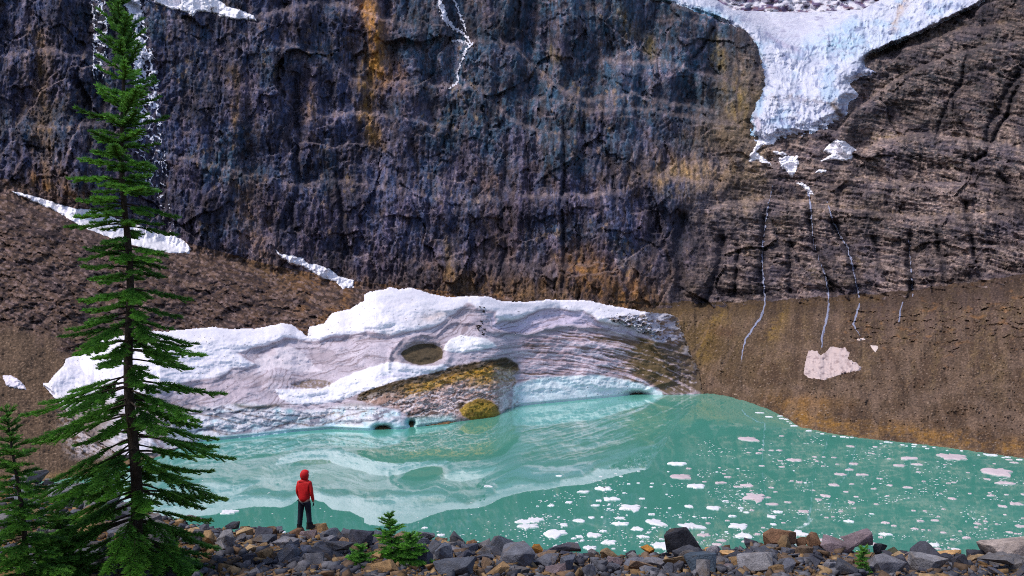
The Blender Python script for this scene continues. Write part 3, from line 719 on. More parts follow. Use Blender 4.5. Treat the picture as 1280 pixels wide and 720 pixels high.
# thin dirt films
pb.mix(sst(-1.0, 1.5, sL1) * .78, (186, 170, 182))
pb.mix(np.exp(-((sL1 - .8) / 2.0) ** 2) * .55, (160, 138, 146))
pb.mix(np.exp(-((sL1 + 9) / 8) ** 2) * (sL1 < 3) * np.clip(.2 + .8 * nn1 + .3 * nn2, 0, .5) * sst(440, 500, BX) * sst(600, 540, BX), (206, 178, 160))
pb.mix(sst(0, 1, sL1) * sst(-.1, .35, nn1 + .4 * nn2) * .45, (166, 150, 158))
# lavender clean lanes on the right half
lan = sst(0, 3, sL1) * sst(600, 625, BX) * sst(-1, -4, sSC)
pb.mix(lan * .75, (214, 200, 224))
lay = fbm((sL1 + 2.5 * nn2) / 3.5, BX / 120, 3, 547)
pb.mix(sst(0, 2, sL1) * sst(640, 640.1, BX + 60) * sst(.05, .35, lay) * .35, (160, 142, 160))
pb.mix(sst(0, 2, sL1) * sst(.1, .4, -lay) * .25, (222, 210, 222))
lay2 = fbm((sL1 + 3 * nn2 + .15 * BX) / 2.4, BX / 60, 3, 561)
pb.mix(sst(-2, 3, sL1) * sst(.08, .28, lay2) * .65, (124, 104, 110)); pb.mix(sst(-2, 3, sL1) * sst(.15, .4, -lay2) * .35, (226, 214, 224))
pb.mix(sst(0, 4, sL1) * sst(.2, .5, fbm(BX / 2.2, BY / 1.6, 2, 563)) * .4, (120, 104, 108))
# scalloped grey rims
pb.mix(np.exp(-((sSC - 1.0) / 1.8) ** 2) * sst(760, 720, BX) * .6, (138, 122, 132))
pb.mix(sst(0, 2, sSC) * sst(545, 500, BX) * sst(468, 455, BY) * .35, (166, 150, 156))
pb.mix(sst(0, 6, sSC) * sst(556, 545, BX) * sst(470, 455, BY) * .5 * (.7 + nn3), (168, 150, 154))
# left lobes of clean snow
pb.mix(sst(-.5, 1.5, sdpoly(kx, ky, [(340, 438), (352, 431), (368, 434), (381, 442), (392, 456), (405, 465), (380, 466), (348, 460), (322, 466), (318, 450)])) * .8, (228, 216, 224))
pb.mix(sst(-1, 2, sdpoly(kx, ky, [(386, 437), (398, 434), (415, 438), (422, 446), (415, 452), (404, 456), (390, 448)])) * .45, (152, 136, 144))
pb.mix(np.exp(-((sdpoly(kx, ky, [(386, 437), (398, 434), (415, 438), (422, 446), (415, 452), (404, 456), (390, 448)]) - .3) / 1.2) ** 2) * .5, (134, 118, 128))
pb.mix(sst(-1, 2, sdpoly(kx, ky, [(330, 438), (336, 434), (345, 437), (345, 444), (336, 446)])) * .4, (184, 164, 172))
pb.mix(np.exp(-((BY - 472 - .06 * (BX - 300)) / 4) ** 2) * sst(250, 300, BX) * sst(430, 390, BX) * .5, (146, 128, 132))
pb.mix(sst(470, 482, BY) * sst(345, 300, BX) * sst(505, 492, BY) * sst(215, 240, BX) * .45, (188, 168, 178))
# left end: grey shade of dirt stripes
pb.mix(sst(490, 512, BY) * sst(260, 225, BX) * .6 * sst(-.1, .35, ridge((BX + BY) / 22, (BY - .4 * BX) / 4, 3, 549) - .45 + nn2 * .4) * .85, (128, 106, 92))
pb.mix(sst(470, 520, BY + .3 * BX - 40) * sst(170, 110, BX) * .9, (112, 90, 76))
# right: banded
pb.mix(rz * .85, (192, 168, 178))
pb.mix(rz * sst(.0, .28, stripe + .3 * stripe2) * .85, (122, 96, 94))
pb.mix(rz * sst(.06, .26, -stripe + .5 * stripe2) * .85, (232, 216, 226))
pb.mix(rz * np.exp(-((sSC - 2) / 6) ** 2) * .55, (130, 108, 114))
br = rz * sst(-.25, .3, .5 * nn2 + stripe * .9 + sst(720, 800, BX) * .42 - .42 + .25 * np.exp(-((BX - 770) / 60) ** 2 - ((BY - 425) / 14) ** 2))
pb.mix(br * .9, (106, 84, 58))
ol = sst(-4, 4, sOL + 5 * nn2 + 6 * stripe)
pb.mix(ol * .95, (98, 80, 50)); pb.mix(ol * sst(.12, .34, -stripe + .5 * nn3) * .7, (204, 182, 184))
pb.mix(sst(840, 868, BX + .3 * (440 - BY) + 8 * nn2) * .95, (104, 84, 60)); pb.mix(sst(842, 856, BX) * sst(.25, .4, nn3 + .3 * nn2) * sst(455, 475, BY) * .7, (214, 198, 200))
# aqua ice, right
aq = sst(-1.5, 2.0, sAQ)
pb.mix(aq * .95, (230, 241, 245)); pb.mix(aq * sst(.0, .4, nn2 + .1) * .5, (208, 236, 240)); pb.mix(aq * sst(.72, .9, crk) * .5, (236, 244, 248)); pb.mix(aq * sst(.32, .12, crk2) * .4, (140, 170, 180))
pb.mix(aq * sst(.3, .5, nn3) * .3, (186, 170, 178))
# left ice front
li = sst(-2, 3, sLI)
pb.mix(li * .9, (224, 222, 230)); pb.mix(li * sst(.0, .35, nn2 + .25 * nn3 + sst(440, 480, BX) * .3 - .05) * .7, (184, 216, 226))
pb.mix(li * sst(.50, .24, crk) * .8, (112, 106, 124)); pb.mix(li * sst(.28, .1, crk2) * .45, (110, 112, 128)); pb.mix(li * sst(.15, .4, nn3 + .3 * nn1) * .45, (160, 140, 136))
pb.mix(np.exp(-((BY - 507 - 3 * np.sin((BX - 290) / 14) - .08 * (BX - 320)) / 2.6) ** 2) * sst(285, 300, BX) * sst(368, 340, BX) * .85, (92, 80, 62))
pb.mix(np.exp(-((BY - 506) / 3) ** 2) * sst(420, 440, BX) * sst(480, 460, BX) * .5, (112, 100, 92))
pb.mix(np.exp(-((BX - 415 - .0) / 10) ** 2 - ((BY - 530) / 5) ** 2) * .7, (150, 200, 224)); pb.mix(np.exp(-((BX - 362) / 5) ** 2 - ((BY - 514) / 3) ** 2) * .8, (130, 196, 204))
pb.mix(np.exp(-((BX - 512) / 8) ** 2 - ((BY - 528) / 5) ** 2) * .9, (120, 206, 210)); pb.mix(np.exp(-((BX - 474) / 16) ** 2 - ((BY - 533) / 5) ** 2) * .6, (120, 210, 214))
for k, (xa, ya, xb, yb, sg) in enumerate([(208, 520, 330, 548, 3), (226, 514, 300, 530, -2), (246, 507, 372, 538, 4), (262, 520, 340, 515, -3), (280, 510, 430, 535, 5), (300, 528, 378, 520, -4), (318, 512, 410, 520, 3), (345, 534, 428, 516, -3), (372, 514, 452, 528, 4), (395, 508, 470, 512, 2), (402, 532, 462, 514, -3), (236, 540, 318, 536, -2), (420, 530, 480, 520, 3), (258, 534, 300, 548, 1), (330, 526, 470, 524, 3)]):
    ss_ = np.linspace(0, 1, 9)
    dd, pr = dline(BX + 2 * nn2, BY + 2.2 * nn2 + .9 * nn3, np.stack([xa + (xb - xa) * ss_, ya + (yb - ya) * ss_ + sg * np.sin(ss_ * 3.14)], 1))
    pb.mix(np.exp(-(dd / (.75 + .3 * (k % 3))) ** 2) * np.clip(.8 + 1.2 * nn3, .2, .95), ((88, 80, 94), (112, 92, 84), (92, 104, 122))[k % 3])
pb.mix(sst(6, 1.5, bwl - BY) * sst(236, 262, BX) * sst(570, 540, BX) * .65, (170, 224, 228))
# debris
pb.mix(db_ * .9, (112, 88, 58)); lowd = sst(482, 496, BY + .10 * (BX - 540)); pb.mix(db_ * lowd * .8, (168, 136, 126))
dd_ = db_ * sst(-.22, .12, nn2 * .7 + .6 * nn3 + np.clip(10 - sDB, 0, 10) * .0 + sst(26, 6, BY - pl(BX, [(446, 494), (492, 476), (535, 467), (592, 452), (650, 450)])) * .5 - .12)
ud = BY - pl(BX, [(446, 494), (470, 483), (492, 476), (535, 466), (592, 452), (620, 448), (650, 452)]) + 4 * nn2 + 2 * nn3
gz = sst(7, 13, ud) * sst(36, 26, ud) * sst(492, 530, BX + 10 * nn2)
lz = sst(20, 27, ud + .10 * (BX - 540)) * sst(600, 570, BX + 10 * nn2)
pb.mix(db_ * sst(14, 8, ud) * .95, (70, 56, 36)); pb.mix(db_ * gz * np.clip(.75 + 1.0 * nn3 + .5 * nn2, 0, .95), (186, 138, 50)); pb.mix(db_ * gz * sst(.05, .3, fbm(BX / 8, BY / 5, 3, 565)) * .8, (84, 66, 38))
pb.mix(db_ * gz * sst(.15, .35, fbm(BX / 5, BY / 7, 3, 567)) * .5, (214, 178, 110)); pb.mix(db_ * lz * .8, (186, 158, 156)); pb.mix(db_ * lz * sst(.0, .25, nn3 + .6 * nn2) * .8, (104, 80, 68)); pb.mix(db_ * lz * sst(.1, .3, -nn3 + .3 * nn2) * .8, (232, 216, 220))
pb.mix(sst(.35, .7, np.exp(-((BX - 533) / 24) ** 2 - ((BY - 517 + .12 * (BX - 533)) / 7.5) ** 2)) * .85, (92, 70, 60))
pb.mix(db_ * sst(610, 630, BX) * sst(8, 16, ud) * (.5 + nn3), (200, 184, 186))
pb.mix(db_ * sst(.1, .32, ridge(BX / 26 + BY / 20, (BY + .32 * BX) / 5 + nn2, 3, 553) - .52 + .3 * nn3) * .8 * (.12 + .88 * lowd), (234, 218, 216))
pb.mix(sst(-1, 1.5, sLU) * .95, (150, 122, 40)); pb.mix(sst(-1, 1.5, sLU) * sst(.1, .3, fbm(BX / 3.2, BY / 9, 3, 555)) * .7, (88, 66, 24)); pb.mix(sst(0, 4, sLU) * sst(507, 498, BY) * .8, (78, 58, 30))
pb.mix(sst(.3, .8, np.exp(-((BX - 578) / 9) ** 2 - ((BY - 508) / 7) ** 2)) * (1 - sst(-1, 1, sLU)) * .9, (62, 50, 34))
pb.mix(np.exp(-((BX - 632) / 5) ** 2 - ((BY - 503) / 11) ** 2) * .9, (226, 220, 226))
pb.mix(np.exp(-((BX - 645) / 5) ** 2 - ((BY - 505) / 9) ** 2) * sst(.0, .3, nn3 + .1) * .8, (120, 92, 90))
pb.mix(np.exp(-((BX - 634) / 8) ** 2 - ((BY - 456) / 4) ** 2) * sst(-.1, .2, nn3) * .9, (40, 34, 32))
front = sst(516, 524, BY + .06 * (BX - 560)) * sst(490, 510, BX) * sst(575, 560, BX) * sst(0, 4, sDB + 3)
pb.mix(front * .6, (160, 222, 218))
# clean white lenses, holes
pb.mix(sst(-.8, .8, sWP) * .97, (247, 243, 248)); pb.mix(sst(-.8, .8, sWB) * .95, (243, 238, 247))
pb.mix(np.exp(-((BY - 469 + .12 * (BX - 500)) / 2.2) ** 2) * sst(460, 480, BX) * sst(520, 505, BX) * .5, (206, 196, 222))
pb.mix(sst(-.4, 1, sH) * .98, (86, 73, 53)); pb.mix(sst(-.6, 1, sSM) * sst(-.35, .1, nn3) * .85, (126, 106, 88))
# rubble of ice blocks at the right end
pb.mix(ru * .9, (120, 100, 84)); pb.mix(ru * (cc > .5) * .9, (214, 210, 226)); pb.mix(ru * (cc < .16) * .9, (50, 48, 60))
pb.mix(ru * sst(835, 842, BX) * sst(416, 410, BY) * .9, (108, 94, 78)); pb.mix(ru * (ca > .8) * .8, (236, 232, 242))
# specks of stone
pb.mix(((cc > .955) & (h1 < .22) & (tc < .93)) * .8, (70, 60, 60))
pb.mul(np.clip(1 + .10 * nn3 + .06 * fbm(BX / 1.6, BY / 1.2, 2, 557), .6, 1.15))
pb.mul(1 + db_ * .5 * fbm(BX / 2.2, BY / 1.5, 2, 559))
M_SNOW = mat_col('old_snow', rough=.7, vary=.07, scale=.5, bump=.35, bscale=1.2, bdist=.25, spec=.3)
M_BLUEICE = mat_col('glacier_front_ice', rough=.35, vary=.10, scale=.5, bump=.4, bscale=.9, bdist=.4, spec=.5)
M_DEBRIS = mat_col('ice_debris', rough=.9, vary=.3, scale=.9, bump=.5, bscale=1.4, bdist=.35, spec=.2)
root = empty('snow_bank', (0, 195, 0), 'long white snow bank with dirty scalloped layers along the far side of the lake', 'snow bank')
kv = (rt_ < .96 - .25 * np.clip(nn3 + .2, 0, 1)) & (BY > btopj) & (BY < bwlj + 3.5) & (bwl - btop > 1.2)
kc = kv[:-1, :-1] & kv[1:, :-1] & kv[:-1, 1:] & kv[1:, 1:]
c_ = lambda a: a[:-1, :-1]
rD = c_(np.maximum(sDB, -99)) > 0; rI = ((c_(sLI) > 0) | (c_(sAQ) > 0)) & ~rD; rH = c_(sH) > 0; rR = (c_(sRU) > 0) & ~rH
rS = ~(rD | rI | rH | rR)
for nm, rr, mt_, lb in (('snow_cover', rS, M_SNOW, None), ('ice_front', rI & (BX[:-1, :-1] < 572), M_BLUEICE, 'cracked white ice front on the left half of the waterline'), ('ice_front', rI & (BX[:-1, :-1] >= 572), M_BLUEICE, 'smooth pale aqua ice front on the right half of the waterline'), ('debris_cover', rD, M_DEBRIS, 'olive and ochre rock debris on the ice'),
                        ('melt_hollow', rH, M_DEBRIS, 'dark brown oval melt hollow'), ('ice_rubble', rR, M_BLUEICE, 'jumbled broken ice at the end')):
    ob = link(nm, grid_mesh(nm, BX, BY, Bd, kc & rr, pb.c), mt_, root)
    if lb: ob['label'] = lb
bank = Surf(BX, BY, Bd)

# ================================================================ snow patches and falling water
def drape(name, label, cat, sdf, bbox, step, surf, off, mat, color, group=None, edge=2.0, rough=.5, darken=0):
    x0, x1, y0, y1 = bbox
    QX, QY = lattice(x0, x1, y0, y1, step)
    sd = sdf(QX, QY)
    y = surf(QX, QY)
    base = y.copy()
    y = base - off * sst(0, edge, sd) * (1 + rough * fbm(QX / 6, QY / 4, 3, 601)) + .35 * sst(.2 * edge, -.2 * edge, sd)
    p = Paint(QX.shape, color, 1.0)
    p.mul(1 + .08 * fbm(QX / 5, QY / 4, 3, 603))
    if darken: p.mix(sst(.05, .4, fbm(QX / 7, QY / 5, 3, 605)) * darken, (150, 128, 128))
    me = grid_mesh(name, QX, QY, y, sd > -.35 * edge, p.c)
    cen = np.zeros(len(me.vertices) * 3, np.float32); me.vertices.foreach_get('co', cen); cen = cen.reshape(-1, 3)
    loc = cen.mean(0); loc[2] = cen[:, 2].min()
    me.vertices.foreach_set('co', (cen - loc).astype(np.float32).ravel()); me.update()
    o = link(name, me, mat); o.location = loc
    return tag(o, label, cat, group)


class MinSurf:
    def __init__(s, *a): s.a = a
    def __call__(s, px, py):
        return np.minimum.reduce([f(px, py) for f in s.a])
wall = cliff
left = MinSurf(cliff, hill)

def polysdf(polys, wob=2.0, seed=1, sc=7):
    def f(x, y):
        xx = x + wob * fbm(x / sc, y / sc, 4, 700 + seed); yy = y + wob * fbm(x / sc, y / sc, 4, 750 + seed)
        return np.maximum.reduce([sdpoly(xx, yy, p) for p in polys])
    return f
M_PATCH = mat_col('snow_patch', rough=.75, vary=.05, scale=.5, bump=.25, bscale=.9, bdist=.3, spec=.3)
WHITE = (245, 241, 248)
class LeftSurf:
    def __call__(s, px, py):
        lt_ = pl(px, HT) - 2
        return np.where(np.asarray(py) > lt_, np.minimum(hill(px, py), cliff(px, py)), cliff(px, py))
left = LeftSurf()
drape('snow_patch', 'long slanting white snow strip behind the tall spruce at the foot of the rock wall', 'snow patch',
      polysdf([[(12, 239), (24, 240), (60, 250), (92, 260), (120, 262), (150, 274), (180, 283), (212, 292), (230, 300), (240, 311), (236, 317), (210, 316), (175, 309), (140, 298), (105, 285), (70, 264), (40, 252)]], 1.6, 1, 6), (4, 250, 230, 326), .8, left, 1.6, M_PATCH, WHITE)
drape('snow_patch', 'white snow patch on the high ledge between the left cascade and the ochre streak', 'snow patch',
      polysdf([[(190, -6), (194, 3), (212, 11), (236, 16), (240, 21), (246, 14), (262, 15), (276, 20), (290, 24), (306, 24), (321, 26), (316, 19), (300, 12), (284, 8), (274, 0), (276, -10)]], 1.8, 2, 6), (180, 330, -16, 34), .7, cliff, 1.8, M_PATCH, WHITE)
drape('snow_patch', 'ragged white snow tongue on the brown slope above the notch of the snow bank', 'snow patch',
      polysdf([[(341, 310), (352, 317), (378, 322), (386, 330), (396, 330), (412, 336), (424, 345), (443, 350), (442, 359), (428, 361), (420, 353), (404, 349), (390, 340), (378, 333), (364, 331), (352, 322)]], 2.0, 3, 5), (334, 450, 304, 368), .6, left, 1.3, M_PATCH, WHITE)
drape('snow_patch', 'small white snow scrap low on the brown slope left of the snow bank', 'snow patch',
      polysdf([[(2, 469), (14, 469), (22, 473), (30, 481), (34, 489), (22, 486), (8, 483)]], 1.8, 4, 5), (-4, 40, 462, 494), .6, left, .7, M_PATCH, (232, 222, 232))
drape('snow_patch', 'bright white triangular snow patch on the rock right below the glacier tongue', 'snow patch',
      polysdf([[(1028, 189), (1036, 180), (1046, 174), (1056, 176), (1064, 183), (1072, 187), (1065, 191), (1066, 197), (1058, 201), (1042, 200), (1030, 202), (1024, 201), (1040, 193)]], 1.6, 5, 6), (1016, 1080, 168, 208), .6, cliff, 1.5, M_PATCH, WHITE)
drape('snow_patch', 'broken white snow patch in steps directly under the tip of the glacier tongue', 'snow patch',
      polysdf([[(950, 168), (960, 172), (972, 171), (968, 180), (952, 182), (945, 190), (952, 194), (966, 207), (955, 205), (946, 200), (937, 203), (936, 196), (944, 182)],
               [(972, 198), (984, 194), (998, 195), (998, 206), (995, 215), (990, 224), (984, 215), (976, 208)],
               [(994, 228), (1004, 229), (1012, 234), (1018, 244), (1010, 241), (1002, 233)], [(966, 188), (980, 190), (984, 194), (970, 194)]], 2.6, 6, 4), (930, 1024, 162, 250), .5, cliff, 1.3, M_PATCH, WHITE)
drape('snow_patch', 'tiny white snow dab below the triangular snow patch', 'snow patch',
      polysdf([[(1018, 216), (1024, 211), (1034, 212), (1032, 216)]], 1.0, 7, 4), (1010, 1042, 206, 220), .5, cliff, .8, M_PATCH, WHITE)
drape('snow_patch', 'pinkish dirty snow patch in the middle of the brown talus slope', 'snow patch',
      polysdf([[(1004, 468), (1006, 456), (1008, 446), (1010, 438), (1022, 438), (1025, 444), (1032, 440), (1038, 433), (1050, 435), (1056, 434), (1062, 441), (1060, 449), (1070, 453), (1077, 459), (1076, 463), (1060, 466), (1045, 470), (1030, 475), (1012, 473)]], 1.6, 8, 4), (998, 1084, 427, 482), .55, talus, .9, M_PATCH, (208, 186, 182), darken=.7)
drape('snow_patch', 'small pale snow scrap on the talus between the two lowest waterfalls and the wall', 'snow patch',
      polysdf([[(1087, 431), (1098, 432), (1098, 435), (1094, 441), (1090, 436)], [(1070, 423), (1080, 422), (1082, 425), (1072, 426)]], .8, 9, 3), (1064, 1104, 418, 446), .5, talus, .7, M_PATCH, (226, 206, 198))

M_FALL = mat_col('white_water', rough=.35, vary=.12, scale=1.2, bump=.3, bscale=1.5, bdist=.2, spec=.5)
WSC = [1.0]
def linesdf(lines, nz=1.0, sc=(2.2, 5), seed=1, thr=0.0):
    def f(x, y):
        best = np.full(x.shape, -40.0)
        for pts, w in lines:
            xx = x + 1.2 * gn(x / 9, y / 7, 810 + seed)
            d, pr = dline(xx, y, pts)
            ww = (np.interp(pr, np.linspace(0, 1, len(w)), w) if hasattr(w, '__len__') else w) * WSC[0]
            best = np.maximum(best, ww - d)
        n = fbm(x / sc[0], y / sc[1], 3, 820 + seed)
        return best + nz * (n - thr) * 3.0
    return f
def casc(x, y):
    # speckled cascade: broken water over rough rock
    d, pr = dline(x, y, [(160, -20), (166, 10), (172, 45), (180, 75), (183, 100), (178, 130), (182, 160), (190, 200), (200, 240), (210, 285)])
    w = np.interp(pr, [0, .1, .3, .45, .6, .8, 1], [8, 9, 11, 14, 20, 16, 7])
    n = ridge(x / 9 + .8 * fbm(x / 9, y / 9, 2, 831), y / 13 - x / 30, 4, 833) - .46
    n = n + .22 * fbm(x / 3, y / 4, 2, 835) + .5 * np.exp(-(d / 5) ** 2) * sst(.35, .0, pr) * .8
    dens = np.interp(pr, [0, .15, .5, .75, 1], [.22, .12, .08, -.06, -.22])
    d2, p2 = dline(x, y, [(122, -10), (126, 40), (124, 90)])
    n2_ = n - .02
    v = (n + dens) * 6 - np.clip(d - w, 0, 30) * .6
    v2 = (n2_ + .02) * 6 - np.clip(d2 - 8, 0, 30) * .7
    return np.maximum(v, v2) - .9
drape('waterfall', 'wide speckled cascade of white water behind the top of the tall spruce', 'waterfall', casc, (104, 240, -20, 296), .55, cliff, .8, M_FALL, (228, 228, 242), edge=1.0)
drape('waterfall', 'thin branching white cascade high in the middle of the rock wall', 'waterfall',
      linesdf([([(546, -10), (553, 12), (556, 22), (566, 34), (580, 42), (588, 52)], [2.6, 3.2, 3.6, 3, 1.8, 1.6]), ([(552, -4), (566, -4), (574, 16), (582, 38)], 1.4), ([(564, 51), (575, 51), (590, 55)], 1.5), ([(590, 55), (582, 62), (577, 78), (572, 88), (572, 102), (562, 111)], [1.9, 1.5, 1.2, 1.3, 1.5, .8])], 1.2, (2.2, 3.0), 2, -.02), (540, 600, -16, 156), .5, cliff, .8, M_FALL, (236, 234, 246), edge=.9)
WSC[0] = .85
FALLS = [('thin white waterfall, leftmost of the three below the glacier, running on over the talus', [([(966, 232), (960, 256), (956, 285), (953, 312), (953, 335), (955, 360), (957, 378)], [.3, 1.0, 1.0, .9, 1.5, 1.5, 1.4])], [([(957, 378), (952, 395), (940, 412), (932, 425), (928, 440), (926, 455)], [1.3, 1.5, 1.6, 1.3, 1.0, .2])]),
         ('thin white waterfall in the middle of the three, ending above the pinkish snow patch', [([(1010, 240), (1014, 262), (1016, 300), (1024, 325), (1032, 345), (1035, 360), (1036, 380)], [1.4, 1.3, .8, .5, 1.4, 1.6, 1.6])], [([(1036, 380), (1034, 395), (1032, 405), (1028, 418), (1027, 434)], [1.5, 2.0, 1.5, 1.6, .8])]),
         ('longest thin white waterfall, rightmost of the three, slanting down the dark crack', [([(1034, 252), (1040, 272), (1050, 295), (1060, 310), (1066, 335), (1072, 360), (1074, 380)], [.9, 1.0, 1.1, 1.2, 1.5, 1.6, 1.4])], [([(1074, 380), (1070, 395), (1066, 405), (1070, 412), (1076, 420)], [1.4, 1.6, 1.6, .6, .3])]),
         ('faint short trickle of water in a dark crack right of the three waterfalls', [([(1136, 300), (1138, 330), (1141, 365), (1140, 372)], [.3, .7, .8, .7])], [([(1128, 378), (1125, 392), (1124, 402)], [1.0, 1.3, 1.0])])]
for i, (lb, ups, los) in enumerate(FALLS):
    rt = empty('waterfall', tuple(float(v) for v in at(ups[0][0][-1][0], ups[0][0][-1][1], 335)), lb, 'waterfall')
    for nm, ls, sf in (('falling_water', ups, cliff), ('stream', los, talus)):
        xs = [p[0] for l in ls for p in l[0]]; ys = [p[1] for l in ls for p in l[0]]
        ob = drape(nm, None, None, linesdf(ls, .75 if nm == 'falling_water' else .25, (1.6, 6), 3 + i, .02 if nm == 'falling_water' else -.08), (min(xs) - 6, max(xs) + 6, min(ys) - 3, max(ys) + 3), .45, sf, .8, M_FALL, (158, 162, 188), edge=.8)
        ob.parent = rt; ob.matrix_parent_inverse = Matrix.Translation(-Vector(rt.location))

# ================================================================ lake and the ground below everything
def sheet(name, x0, x1, y0, y1, z, mat, n=1):
    V = [(x0, y0, z), (x1, y0, z), (x1, y1, z), (x0, y1, z)]
    o = link(name, mesh_np(name, V, np.array([[0, 1, 2, 3]])), mat); o['kind'] = 'structure'; return o
M_GROUND = mat_plain('valley_ground', (.10, .085, .07), scale=.2, coord='Generated')
sheet('ground', -4000, 4000, -4000, 4000, -6.0, M_GROUND)
m, nt, b = new_mat('lake_water'); L_ = nt.links.new
geo = N(nt, 'ShaderNodeNewGeometry')
n1 = N(nt, 'ShaderNodeTexNoise', Scale=.035, Detail=3); L_(geo.outputs['Position'], n1.inputs['Vector'])
cr = N(nt, 'ShaderNodeValToRGB'); cr.color_ramp.elements[0].position = .3; cr.color_ramp.elements[1].position = .7
cr.color_ramp.elements[0].color = (.048, .190, .145, 1); cr.color_ramp.elements[1].color = (.058, .220, .168, 1)
L_(n1.outputs['Fac'], cr.inputs['Fac'])
df = N(nt, 'ShaderNodeBsdfDiffuse'); L_(cr.outputs['Color'], df.inputs['Color'])      # milky glacial water: scattering below, mirror above
gl = N(nt, 'ShaderNodeBsdfGlossy', Roughness=.015); fz = N(nt, 'ShaderNodeFresnel', IOR=1.8); blk = N(nt, 'ShaderNodeBsdfDiffuse', Color=(0, 0, 0, 1))
pw = N(nt, 'ShaderNodeMath', operation='POWER'); pw.inputs[1].default_value = .68; L_(fz.outputs[0], pw.inputs[0])
mxs = N(nt, 'ShaderNodeMixShader'); L_(pw.outputs[0], mxs.inputs[0]); L_(blk.outputs[0], mxs.inputs[1]); L_(gl.outputs[0], mxs.inputs[2])
ads = N(nt, 'ShaderNodeAddShader'); L_(df.outputs[0], ads.inputs[0]); L_(mxs.outputs[0], ads.inputs[1])
nt.nodes.remove(b); L_(ads.outputs[0], nt.nodes['Material Output'].inputs['Surface'])
n2 = N(nt, 'ShaderNodeTexNoise', Scale=.22, Detail=2, Roughness=.4); L_(geo.outputs['Position'], n2.inputs['Vector'])
n3 = N(nt, 'ShaderNodeTexNoise', Scale=.025, Detail=2); L_(geo.outputs['Position'], n3.inputs['Vector'])
mm = N(nt, 'ShaderNodeMapRange'); mm.inputs['From Min'].default_value = .45; mm.inputs['From Max'].default_value = .65; mm.inputs['To Min'].default_value = .15; mm.inputs['To Max'].default_value = 1
L_(n3.outputs['Fac'], mm.inputs['Value'])
mu = N(nt, 'ShaderNodeMath', operation='MULTIPLY'); L_(n2.outputs['Fac'], mu.inputs[0]); L_(mm.outputs[0], mu.inputs[1])
bp = N(nt, 'ShaderNodeBump', Strength=.06, Distance=.02); L_(mu.outputs[0], bp.inputs['Height']); L_(bp.outputs[0], gl.inputs['Normal'])
M_WATER = m
sheet('lake_water', -320, 320, 28, 300, 0.0, M_WATER)
# ================================================================ near ridge
CREST = [(-400, 590), (-100, 599), (40, 601), (80, 606), (130, 620), (200, 646), (260, 661), (320, 667), (380, 668), (440, 671), (500, 674), (560, 679), (640, 687), (700, 692), (780, 699), (850, 693), (900, 690), (960, 684), (1000, 687), (1060, 692), (1150, 697), (1280, 703), (1700, 706)]
CRY = [(-400, 38), (60, 36), (130, 33), (200, 29), (300, 27), (380, 26.2), (640, 25), (900, 25), (1280, 25), (1700, 25)]


def ridge_z(X, Y):
    X = np.asarray(X, float); Y = np.asarray(Y, float)
    px = 640 + F * X / np.maximum(Y, 9)
    yc = pl(px, CRY); zc = CZ - (pl(px, CREST) - HY) / F * yc
    u = Y / yc
    sag = pl(px, [(0, 1.5), (200, .9), (400, .45), (1280, .35)])
    z1 = 18.25 + (zc - 18.25) * u - sag * np.sin(np.clip(u, 0, 1) * math.pi)
    dy = Y - yc
    z2 = zc - .62 * dy + .55 * np.exp(-np.clip(dy, 0, 99) / .9) - .55
    return np.where(Y < yc, z1, z2)


GXX, GYY = np.meshgrid(np.arange(-52, 52.1, .3), np.arange(-14, 62.1, .3))
GZ = ridge_z(GXX, GYY) + .14 * fbm(GXX / 1.6, GYY / 1.6, 4, 801) + .05 * fbm(GXX / .5, GYY / .5, 2, 803)
GZ = np.where(GYY < 0, 18.25 + .05 * fbm(GXX / 2, GYY / 2, 3, 805) - .02 * GYY, GZ)
ny, nx = GXX.shape; ii = np.arange(ny * nx).reshape(ny, nx)
q = np.stack([ii[:-1, :-1].ravel(), ii[:-1, 1:].ravel(), ii[1:, 1:].ravel(), ii[1:, :-1].ravel()], 1)
pr_ = Paint(GXX.shape, (122, 92, 58), .85)
na = fbm(GXX / 3, GYY / 3, 4, 807); nb = fbm(GXX / .7, GYY / .7, 3, 809)
pr_.mix(sst(0, .4, na) * .7, (98, 84, 78)); pr_.mix(sst(.1, .4, nb) * .5, (70, 62, 60)); pr_.mix(sst(.1, .45, -nb) * .45, (156, 118, 72))
M_EARTH = mat_col('ridge_earth', rough=.95, vary=.35, scale=5, bump=.9, bscale=9, bdist=.06, spec=.15)
o = link('moraine_ridge', mesh_np('moraine_ridge', np.stack([GXX.ravel(), GYY.ravel(), GZ.ravel()], 1), q, pr_.c.reshape(-1, 3), True), M_EARTH); o['kind'] = 'structure'

